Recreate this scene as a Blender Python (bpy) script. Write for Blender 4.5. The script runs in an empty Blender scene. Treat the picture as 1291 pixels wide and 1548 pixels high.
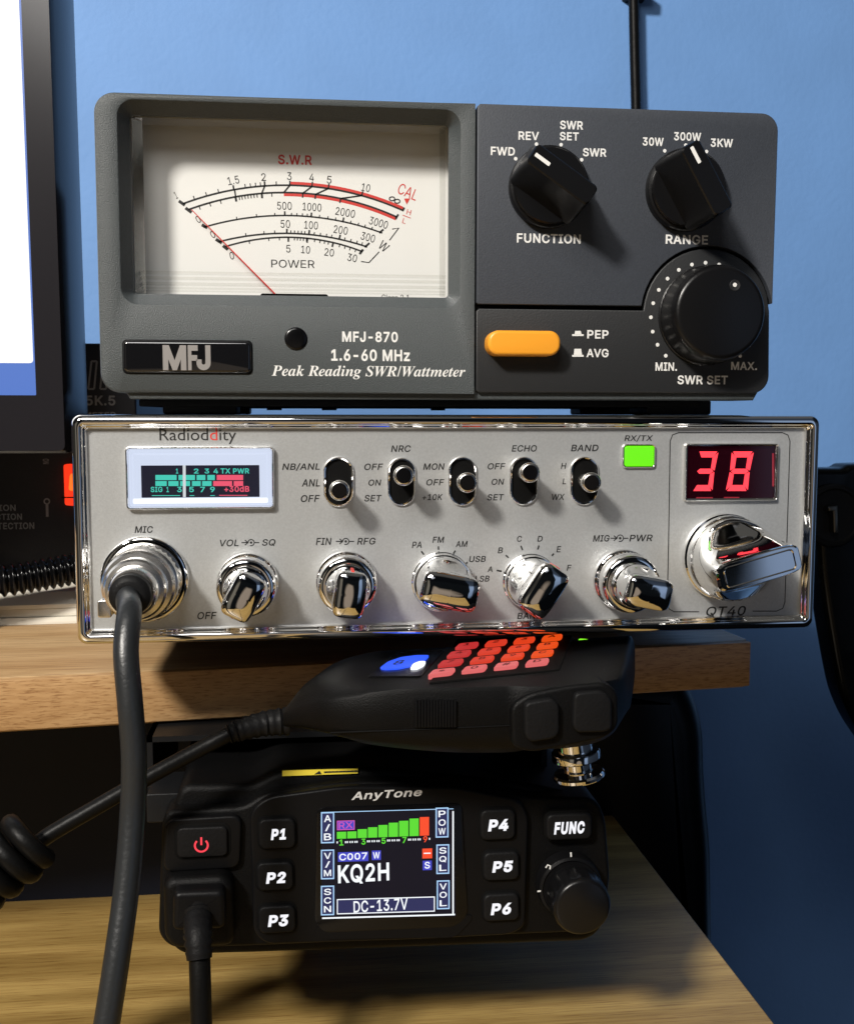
import bpy, bmesh, math, random
from mathutils import Vector, Matrix
from mathutils.geometry import delaunay_2d_cdt
random.seed(7)
S = 0.001                                   # everything below is measured in millimetres
C = bpy.context.scene.collection
SC = bpy.context.scene

# ------------------------------------------------------------------ camera
IW, IH, FPX = 1291.0, 1548.0, 1640.0
YAW, PITCH, ROLL = 0.115, -0.090, 0.001
EYE = Vector((-41.778, -284.39, 29.904))
fwd = Vector((math.sin(YAW)*math.cos(PITCH), math.cos(YAW)*math.cos(PITCH), math.sin(PITCH)))
rgt = Vector((math.cos(YAW), -math.sin(YAW), 0)); upv = rgt.cross(fwd)
r2 = rgt*math.cos(ROLL) + upv*math.sin(ROLL); u2 = -rgt*math.sin(ROLL) + upv*math.cos(ROLL)
cd = bpy.data.cameras.new('camera'); cam = bpy.data.objects.new('camera', cd); C.objects.link(cam)
m3 = Matrix((r2, u2, -fwd)).transposed()
cam.matrix_world = Matrix.Translation(EYE*S) @ m3.to_4x4()
cd.sensor_fit = 'VERTICAL'; cd.sensor_height = 36.0; cd.lens = 36.0*FPX/IH
cd.clip_start = 0.01; cd.clip_end = 20
cd.dof.use_dof = True; cd.dof.focus_distance = 0.283; cd.dof.aperture_fstop = 64
SC.camera = cam

# ------------------------------------------------------------------ light
w = bpy.data.worlds.new('World'); SC.world = w; w.use_nodes = True
SC.view_settings.view_transform = 'Standard'; SC.view_settings.look = 'None'
SC.view_settings.exposure = 0.0; SC.view_settings.gamma = 1.0; SC.view_settings.use_curve_mapping = False
def world_nodes():
    nt = w.node_tree; nt.nodes.clear(); L = nt.links
    out = nt.nodes.new('ShaderNodeOutputWorld'); bg = nt.nodes.new('ShaderNodeBackground')
    tc = nt.nodes.new('ShaderNodeTexCoord'); sep = nt.nodes.new('ShaderNodeSeparateXYZ')
    L.new(tc.outputs['Generated'], sep.inputs[0])
    def ramp(sock, stops):
        mr = nt.nodes.new('ShaderNodeMapRange'); mr.inputs[1].default_value = -1; mr.inputs[2].default_value = 1
        L.new(sock, mr.inputs[0]); r = nt.nodes.new('ShaderNodeValToRGB'); L.new(mr.outputs[0], r.inputs[0])
        e = r.color_ramp.elements
        while len(e) < len(stops): e.new(0.5)
        for k, (p, c) in enumerate(stops): e[k].position = p; e[k].color = (*c, 1)
        return r.outputs[0]
    # a dim room: dark behind the photographer, faint ceiling, the lit blue wall round to the right, a warm lit corner to the left
    vert = ramp(sep.outputs['Z'], [(0.0, (.003,.003,.004)), (.50, (.003,.004,.005)), (.84, (.006,.007,.009)), (.90, (.12,.117,.11)), (1.0, (.14,.135,.125))])
    side = ramp(sep.outputs['X'], [(0.0, (.04,.035,.03)), (.14, (.05,.045,.035)), (.18, (.30,.27,.22)), (.27, (.28,.25,.20)), (.30, (.006,.006,.006)), (.694, (.004,.005,.006)), (.704, (.42,.58,.88)), (.80, (.40,.55,.83)), (.83, (.05,.07,.10)), (1.0, (.03,.04,.06))])
    mask = ramp(sep.outputs['Z'], [(0.0, (.0,.0,.0)), (.365, (.0,.0,.0)), (.385, (.75,.75,.75)), (.50, (1,1,1)), (.60, (1,1,1)), (.66, (.15,.15,.15)), (1.0, (.05,.05,.05))])
    mm = nt.nodes.new('ShaderNodeMix'); mm.data_type = 'RGBA'; mm.blend_type = 'MULTIPLY'; mm.inputs[0].default_value = 1.0
    L.new(side, mm.inputs[6]); L.new(mask, mm.inputs[7])
    mx = nt.nodes.new('ShaderNodeMix'); mx.data_type = 'RGBA'; mx.blend_type = 'ADD'; mx.inputs[0].default_value = 1.0
    L.new(vert, mx.inputs[6]); L.new(mm.outputs[2], mx.inputs[7]); # the photographer's hands and sleeves close behind the camera
    dist = nt.nodes.new('ShaderNodeVectorMath'); dist.operation = 'DISTANCE'; dist.inputs[1].default_value = (-.02,-.98,-.17); L.new(tc.outputs['Generated'], dist.inputs[0])
    hr = nt.nodes.new('ShaderNodeValToRGB'); hc = hr.color_ramp.elements; hc[0].position = .15; hc[0].color = (.50,.40,.31,1); hc[1].position = .22; hc[1].color = (0,0,0,1); L.new(dist.outputs['Value'], hr.inputs[0])
    d2 = nt.nodes.new('ShaderNodeVectorMath'); d2.operation = 'DISTANCE'; d2.inputs[1].default_value = (-.12,-.84,.53); L.new(tc.outputs['Generated'], d2.inputs[0])
    h2 = nt.nodes.new('ShaderNodeValToRGB'); k2 = h2.color_ramp.elements; k2[0].position = .12; k2[0].color = (.85,.88,.98,1); k2[1].position = .16; k2[1].color = (0,0,0,1); L.new(d2.outputs['Value'], h2.inputs[0])
    m2 = nt.nodes.new('ShaderNodeMix'); m2.data_type = 'RGBA'; m2.blend_type = 'ADD'; m2.inputs[0].default_value = 1.0     # bright patch added high behind the camera for the chrome to reflect
    L.new(hr.outputs[0], m2.inputs[6]); L.new(h2.outputs[0], m2.inputs[7])
    mh = nt.nodes.new('ShaderNodeMix'); mh.data_type = 'RGBA'; mh.blend_type = 'ADD'; mh.inputs[0].default_value = 1.0
    L.new(mx.outputs[2], mh.inputs[6]); L.new(m2.outputs[2], mh.inputs[7]); L.new(mh.outputs[2], bg.inputs[0])
    bg.inputs[1].default_value = 0.54
    L.new(bg.outputs[0], out.inputs[0])
world_nodes()
def area(name, loc, target, size, power, col):
    d = bpy.data.lights.new(name, 'AREA'); d.shape = 'DISK'; d.size = size*S; d.energy = power; d.color = col
    o = bpy.data.objects.new(name, d); C.objects.link(o); o.location = Vector(loc)*S
    o.rotation_euler = (Vector(target)-Vector(loc)).to_track_quat('-Z', 'Y').to_euler(); return o
area('ceiling_lamp', (-790,-1010,880), (20,0,20), 190, 30, (1,.945,.87))
area('fill_light', (-170,-440,420), (30,0,20), 240, 1.25, (1,.97,.93))  # added soft fill close to the front panels, no known lamp there


# ------------------------------------------------------------------ pixel helpers: a measured photo point put on a real plane
def ray(px, py): return fwd + r2*((px-IW/2)/FPX) + u2*((IH/2-py)/FPX)
def P(px, py, Y):
    d = ray(px, py); t = (Y-EYE.y)/d.y; p = EYE+d*t; return p.x, p.z
def PZ(px, py, z):
    d = ray(px, py); t = (z-EYE.z)/d.z; return EYE+d*t
def P3(px, py, Y):
    x, z = P(px, py, Y); return Vector((x, Y, z))
def Zm(ox, oy, s): return lambda x, y: (ox+x/s, oy+y/s)
ZA = Zm(130,120,2.188); ZB = Zm(700,140,2.582); ZC = Zm(100,610,2.806); ZD = Zm(540,640,3.2275)
ZE = Zm(860,620,2.995); ZF = Zm(380,940,2.017); ZG = Zm(220,1140,1.7446); ZI = lambda x, y: (x, y)

# ------------------------------------------------------------------ materials
MT = {}
def mat(name, col=(.5,.5,.5), rough=.5, metal=0, emit=None, es=1.0, bump=0, bscale=800, noise=0, nscale=300, coat=0, spec=.5, dirt=0):
    if name in MT: return MT[name]
    m = bpy.data.materials.new(name); m.use_nodes = True; nt = m.node_tree; b = nt.nodes['Principled BSDF']; L = nt.links
    b.inputs['Base Color'].default_value = (*col,1); b.inputs['Roughness'].default_value = rough
    b.inputs['Metallic'].default_value = metal; b.inputs['Specular IOR Level'].default_value = spec
    if coat: b.inputs['Coat Weight'].default_value = coat; b.inputs['Coat Roughness'].default_value = .05
    if emit: b.inputs['Emission Color'].default_value = (*emit,1); b.inputs['Emission Strength'].default_value = es
    tc = nt.nodes.new('ShaderNodeTexCoord')
    def nz(scale, det=3):
        n = nt.nodes.new('ShaderNodeTexNoise'); n.inputs['Scale'].default_value = scale; n.inputs['Detail'].default_value = det
        L.new(tc.outputs['Object'], n.inputs['Vector']); return n
    if bump:
        n = nz(bscale); bp = nt.nodes.new('ShaderNodeBump'); bp.inputs['Strength'].default_value = bump; bp.inputs['Distance'].default_value = .0004
        L.new(n.outputs['Fac'], bp.inputs['Height']); L.new(bp.outputs[0], b.inputs['Normal'])
    if noise:
        n = nz(nscale, 4); r = nt.nodes.new('ShaderNodeValToRGB'); e = r.color_ramp.elements
        e[0].position = .3; e[1].position = .7
        e[0].color = (*[c*(1-noise) for c in col],1); e[1].color = (*[min(1,c*(1+noise)) for c in col],1)
        L.new(n.outputs['Fac'], r.inputs[0]); L.new(r.outputs[0], b.inputs['Base Color'])
    if dirt:                                   # fingerprints and wear in the gloss
        n = nz(90, 6); mr = nt.nodes.new('ShaderNodeMapRange'); mr.inputs[1].default_value = .35; mr.inputs[2].default_value = .75
        mr.inputs[3].default_value = rough; mr.inputs[4].default_value = rough+dirt
        L.new(n.outputs['Fac'], mr.inputs[0]); L.new(mr.outputs[0], b.inputs['Roughness'])
    MT[name] = m; return m
def thin_glass(name, tint=(1,1,1), ior=1.45, rough=.02):
    m = bpy.data.materials.new(name); m.use_nodes = True; nt = m.node_tree; L = nt.links; nt.nodes.clear()
    o = nt.nodes.new('ShaderNodeOutputMaterial'); mx = nt.nodes.new('ShaderNodeMixShader'); t = nt.nodes.new('ShaderNodeBsdfTransparent')
    g = nt.nodes.new('ShaderNodeBsdfGlossy'); fr = nt.nodes.new('ShaderNodeFresnel'); fr.inputs[0].default_value = ior
    t.inputs[0].default_value = (*tint,1); g.inputs['Roughness'].default_value = rough
    L.new(fr.outputs[0], mx.inputs[0]); L.new(t.outputs[0], mx.inputs[1]); L.new(g.outputs[0], mx.inputs[2]); L.new(mx.outputs[0], o.inputs[0])
    return m
def glow(name, col, s=1.0):
    return mat(name, (0.01,0.01,0.01), .4, emit=col, es=s)
def wood(name, light, dark, rough=.38, sx=2.2, sy=26.0):
    m = bpy.data.materials.new(name); m.use_nodes = True; nt = m.node_tree; b = nt.nodes['Principled BSDF']; L = nt.links
    tc = nt.nodes.new('ShaderNodeTexCoord'); mp = nt.nodes.new('ShaderNodeMapping'); mp.inputs['Scale'].default_value = (sx, sy, sy*1.0)
    L.new(tc.outputs['Object'], mp.inputs[0])
    n1 = nt.nodes.new('ShaderNodeTexNoise'); n1.inputs['Scale'].default_value = 1.7; n1.inputs['Detail'].default_value = 9; n1.inputs['Distortion'].default_value = .9
    L.new(mp.outputs[0], n1.inputs['Vector'])
    mp2 = nt.nodes.new('ShaderNodeMapping'); mp2.inputs['Scale'].default_value = (sx*5, sy*24, sy*24); L.new(tc.outputs['Object'], mp2.inputs[0])
    n2 = nt.nodes.new('ShaderNodeTexNoise'); n2.inputs['Scale'].default_value = 1.4; n2.inputs['Detail'].default_value = 7
    L.new(mp2.outputs[0], n2.inputs['Vector'])
    wv = nt.nodes.new('ShaderNodeTexWave'); wv.wave_type = 'BANDS'; wv.bands_direction = 'Y'; wv.inputs['Scale'].default_value = .55
    wv.inputs['Distortion'].default_value = 7; wv.inputs['Detail'].default_value = 3; wv.inputs['Detail Scale'].default_value = 1.2
    L.new(mp.outputs[0], wv.inputs['Vector'])
    r = nt.nodes.new('ShaderNodeValToRGB'); e = r.color_ramp.elements; e[0].position = .34; e[1].position = .68
    e[0].color = (*dark,1); e[1].color = (*light,1)
    a = nt.nodes.new('ShaderNodeMath'); a.operation = 'MULTIPLY_ADD'; a.inputs[1].default_value = .22; L.new(wv.outputs['Fac'], a.inputs[0])
    a2 = nt.nodes.new('ShaderNodeMath'); a2.operation = 'MULTIPLY'; a2.inputs[1].default_value = .82; L.new(n1.outputs['Fac'], a2.inputs[0]); L.new(a2.outputs[0], a.inputs[2])
    L.new(a.outputs[0], r.inputs[0])
    mx = nt.nodes.new('ShaderNodeMix'); mx.data_type = 'RGBA'; mx.blend_type = 'MULTIPLY'; mx.inputs[0].default_value = .45
    r3 = nt.nodes.new('ShaderNodeValToRGB'); f = r3.color_ramp.elements; f[0].position = .35; f[0].color = (.62,.52,.42,1); f[1].position = .6; f[1].color = (1,1,1,1)
    L.new(n2.outputs['Fac'], r3.inputs[0]); L.new(r.outputs[0], mx.inputs[6]); L.new(r3.outputs[0], mx.inputs[7]); L.new(mx.outputs[2], b.inputs['Base Color'])
    mp3 = nt.nodes.new('ShaderNodeMapping'); mp3.inputs['Scale'].default_value = (sx*17, sy*52, sy*52); L.new(tc.outputs['Object'], mp3.inputs[0])
    n4 = nt.nodes.new('ShaderNodeTexNoise'); n4.inputs['Scale'].default_value = 1.6; n4.inputs['Detail'].default_value = 6; L.new(mp3.outputs[0], n4.inputs['Vector'])
    r4 = nt.nodes.new('ShaderNodeValToRGB'); h_ = r4.color_ramp.elements; h_[0].position = .53; h_[0].color = (1,1,1,1); h_[1].position = .64; h_[1].color = (.50,.40,.32,1)
    L.new(n4.outputs['Fac'], r4.inputs[0]); mx4 = nt.nodes.new('ShaderNodeMix'); mx4.data_type = 'RGBA'; mx4.blend_type = 'MULTIPLY'; mx4.inputs[0].default_value = .7
    L.new(mx.outputs[2], mx4.inputs[6]); L.new(r4.outputs[0], mx4.inputs[7]); L.new(mx4.outputs[2], b.inputs['Base Color'])
    b.inputs['Roughness'].default_value = rough
    bp = nt.nodes.new('ShaderNodeBump'); bp.inputs['Strength'].default_value = .12; bp.inputs['Distance'].default_value = .0003
    L.new(n2.outputs['Fac'], bp.inputs['Height']); L.new(bp.outputs[0], b.inputs['Normal'])
    return m
BEECH = wood('beech_laminate', (.60,.41,.215), (.47,.295,.14))
DESKW = wood('desk_laminate', (.50,.345,.118), (.31,.20,.060), sx=2.4, sy=30)
BLUEWALL = mat('blue_wall_paint', (.185,.385,.78), .62, bump=.55, bscale=230, noise=.04, nscale=22)
GREY = mat('grey_textured_plastic', (.053,.062,.065), .48, bump=.45, bscale=3600, noise=.34, nscale=3800)
SLATE = mat('slate_panel', (.042,.048,.060), .55, bump=.15, bscale=2600, noise=.10, nscale=2400)
BLKPANEL = mat('black_panel', (.014,.015,.0165), .5, bump=.12, bscale=2600)
BLK = mat('black_plastic', (.0045,.0045,.005), .34, bump=.10, bscale=1500, dirt=.15, spec=.14)
BLKM = mat('black_matt_plastic', (.003,.003,.0032), .46, bump=.35, bscale=3300, noise=.2, nscale=1500, spec=.14)
BLKG = mat('black_gloss_plastic', (.003,.003,.0035), .12, dirt=.2, spec=.32)
KNOBB = mat('black_knob_plastic', (.0045,.0045,.005), .30, bump=.06, bscale=1800, spec=.32)
RUBBER = mat('black_rubber', (.007,.007,.0075), .5, bump=.3, bscale=1300, spec=.14)
VOID = mat('deep_black', (.002,.002,.002), .7, spec=.12)
STEEL = mat('black_painted_steel', (.008,.0085,.0095), .42, bump=.2, bscale=1200, spec=.22)
SILVER = mat('silver_paint', (.49,.503,.505), .42, metal=.55, bump=.10, bscale=2600, noise=.06, nscale=2100)
CHROME = mat('chrome', (.88,.87,.86), .02, metal=1, dirt=.05)
CHROMED = mat('chrome_worn', (.80,.78,.75), .20, metal=1, dirt=.12)
WHITEINK = mat('white_ink', (.78,.78,.76), .5)
BLACKINK = mat('black_ink', (.012,.012,.012), .5)
REDINK = mat('red_ink', (.62,.045,.035), .5)
GREYINK = mat('grey_ink', (.25,.25,.26), .5)
DIALW = mat('dial_paper', (.80,.80,.785), .6)
ORANGE = mat('orange_plastic', (.86,.35,.025), .36, bump=.05)
CORD = mat('grey_cord', (.017,.019,.021), .36, bump=.22, bscale=900)
BCORD = mat('black_cord', (.004,.004,.004), .42, bump=.2, bscale=900, spec=.14)
PAPER = mat('cream_paper', (.72,.68,.58), .7, noise=.05, nscale=60)
YELLOW = mat('yellow_label', (.78,.62,.05), .5)
CLEAR = thin_glass('clear_window', (.97,.97,.96))
SMOKE = thin_glass('smoked_window', (.75,.7,.7))

# ------------------------------------------------------------------ mesh collection
class MB:
    def __init__(s): s.bm = bmesh.new(); s.mi = 0
    def face(s, vs):
        try:
            f = s.bm.faces.new(vs); f.material_index = s.mi; return f
        except ValueError: return None
    def verts(s, pts): return [s.bm.verts.new(Vector(p)*S) for p in pts]
    def loft(s, rings, cap0=True, cap1=True, closed=True):
        rs = [s.verts(r) for r in rings]; n = len(rs[0])
        for a, b in zip(rs, rs[1:]):
            for i in range(n if closed else n-1):
                s.face([a[i], a[(i+1)%n], b[(i+1)%n], b[i]])
        if cap0: s.face(rs[0][::-1])
        if cap1: s.face(rs[-1])
        return s
    def sheet(s, pts): s.face(s.verts(pts)); return s
    def build(s, name, mats, parent=None, smooth=35, normals=True):
        if normals: bmesh.ops.recalc_face_normals(s.bm, faces=s.bm.faces)
        me = bpy.data.meshes.new(name); s.bm.to_mesh(me); s.bm.free()
        for m in (mats if isinstance(mats, (list, tuple)) else [mats]): me.materials.append(m)
        if smooth:
            me.shade_smooth()
            try: me.set_sharp_from_angle(angle=math.radians(smooth))
            except Exception: pass
        o = bpy.data.objects.new(name, me); C.objects.link(o)
        if parent: hang(o, parent)
        return o
def hang(o, parent):
    o.parent = parent
    o.matrix_parent_inverse = Matrix.Translation(-parent.location)   # parts are built in world millimetres
def thing(name, label, cat, at, group=None):
    o = bpy.data.objects.new(name, None); C.objects.link(o); o.empty_display_size = .01
    o.location = Vector(at)*S; o['label'] = label; o['category'] = cat
    if group: o['group'] = group
    return o
def tag(o, label, cat, group=None):
    o['label'] = label; o['category'] = cat
    if group: o['group'] = group
    return o
def struct(o): o['kind'] = 'structure'; return o

def rr(x0, z0, x1, z1, r, n=6):
    if x0 > x1: x0, x1 = x1, x0
    if z0 > z1: z0, z1 = z1, z0
    r = max(1e-3, min(r, (x1-x0)/2-1e-3, (z1-z0)/2-1e-3)); pts = []
    for cx, cz, a0 in ((x1-r,z1-r,0),(x0+r,z1-r,90),(x0+r,z0+r,180),(x1-r,z0+r,270)):
        for k in range(n+1):
            a = math.radians(a0+90*k/n); pts.append((cx+r*math.cos(a), cz+r*math.sin(a)))
    return pts
def circ(cx, cz, r, n=48): return [(cx+r*math.cos(2*math.pi*k/n), cz+r*math.sin(2*math.pi*k/n)) for k in range(n)]
def area2(p): return sum(p[i][0]*p[(i+1)%len(p)][1]-p[(i+1)%len(p)][0]*p[i][1] for i in range(len(p)))
def inset(p, d):
    if d == 0: return list(p)
    n = len(p); sg = 1 if area2(p) > 0 else -1; out = []
    for i in range(n):
        a, b, c = Vector(p[i-1]), Vector(p[i]), Vector(p[(i+1)%n])
        e1 = (b-a); e2 = (c-b)
        if e1.length < 1e-6 or e2.length < 1e-6: out.append(tuple(b)); continue
        e1.normalize(); e2.normalize()
        n1 = Vector((-e1.y, e1.x))*sg; n2 = Vector((-e2.y, e2.x))*sg; m = n1+n2
        if m.length < 1e-4: out.append(tuple(b)); continue
        m.normalize(); k = d/max(.5, m.dot(n1)); q = b+m*k; out.append((q.x, q.y))
    return out
def at_y(p, y): return [(x, y, z) for x, z in p]
def roundpoly(pts, rad, n=5):
    """round the corners of a polygon (list of (x,z)); rad number or list"""
    out = []; N = len(pts)
    for i in range(N):
        r = rad[i] if isinstance(rad, (list, tuple)) else rad
        a, b, c = Vector(pts[i-1]), Vector(pts[i]), Vector(pts[(i+1)%N])
        d1 = (a-b); d2 = (c-b); L1, L2 = d1.length, d2.length; d1.normalize(); d2.normalize()
        t = min(r, L1*.48, L2*.48)
        if t < 1e-3: out.append(tuple(b)); continue
        s0 = b+d1*t; s1 = b+d2*t
        for k in range(n+1):
            u = k/n; q = s0*(1-u)**2 + b*2*u*(1-u) + s1*u*u; out.append((q.x, q.y))
    return out
def slab(mb, out, yf, yb, bev=0.0, seg=4, back=True):
    """a plate: outline in x,z; yf front (towards the viewer, smaller y), yb back; rounded front edge"""
    rings = [at_y(out, yb)]
    if bev > 0:
        for k in range(seg+1):
            a = math.pi/2*k/seg
            rings.append(at_y(inset(out, bev*(1-math.cos(a))), yf+bev*(1-math.sin(a))))
    else: rings.append(at_y(out, yf))
    mb.loft(rings, cap0=back, cap1=True); return mb
def lathe(mb, cx, cz, prof, n=48, cap0=True, cap1=True, ax=None):
    """prof: list of (r, y) round an axis along y"""
    mb.loft([[(cx+r*math.cos(2*math.pi*k/n), y, cz+r*math.sin(2*math.pi*k/n)) for k in range(n)] for r, y in prof], cap0, cap1); return mb
def spline(pts, n=10):
    out = []; P_ = [Vector(p) for p in pts]; P_ = [P_[0]*2-P_[1]] + P_ + [P_[-1]*2-P_[-2]]
    for i in range(1, len(P_)-2):
        a, b, c, d = P_[i-1:i+3]
        for k in range(n):
            t = k/n; out.append(.5*((2*b)+(c-a)*t+(2*a-5*b+4*c-d)*t*t+(3*b-a-3*c+d)*t**3))
    out.append(P_[-2]); return out
def tube(mb, path, r, n=16, cap=True):
    rings = []; prev = None; N = len(path)
    for i, p in enumerate(path):
        t = (path[min(i+1,N-1)]-path[max(i-1,0)]).normalized()
        if prev is None:
            u = t.orthogonal().normalized()
        else:
            u = (prev - t*prev.dot(t)).normalized()
        prev = u; v = t.cross(u); rad = r(i/(N-1)) if callable(r) else r
        rings.append([p+u*rad*math.cos(2*math.pi*k/n)+v*rad*math.sin(2*math.pi*k/n) for k in range(n)])
    mb.loft(rings, cap, cap); return mb
def box(mb, x0, y0, z0, x1, y1, z1): slab(mb, [(x0,z0),(x1,z0),(x1,z1),(x0,z1)], min(y0,y1), max(y0,y1)); return mb
def strip(mb, pts, wd, y):
    """flat printed line along pts (x,z) of width wd at depth y"""
    n = len(pts); A = []; B = []
    for i in range(n):
        a = Vector(pts[max(i-1,0)]); b = Vector(pts[min(i+1,n-1)]); d = (b-a)
        if d.length < 1e-9: d = Vector((1,0))
        d.normalize(); nn = Vector((-d.y, d.x))*wd/2; p = Vector(pts[i])
        A.append(p+nn); B.append(p-nn)
    va = mb.verts([(p.x,y,p.y) for p in A]); vb = mb.verts([(p.x,y,p.y) for p in B])
    for i in range(n-1): mb.face([va[i], vb[i], vb[i+1], va[i+1]])
    return mb
def quadpx(mb, Z, x0, y0, x1, y1, Y):
    a = [P(*Z(x0,y0),Y), P(*Z(x0,y1),Y), P(*Z(x1,y1),Y), P(*Z(x1,y0),Y)]
    mb.sheet(at_y(a, Y)); return mb

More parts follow.
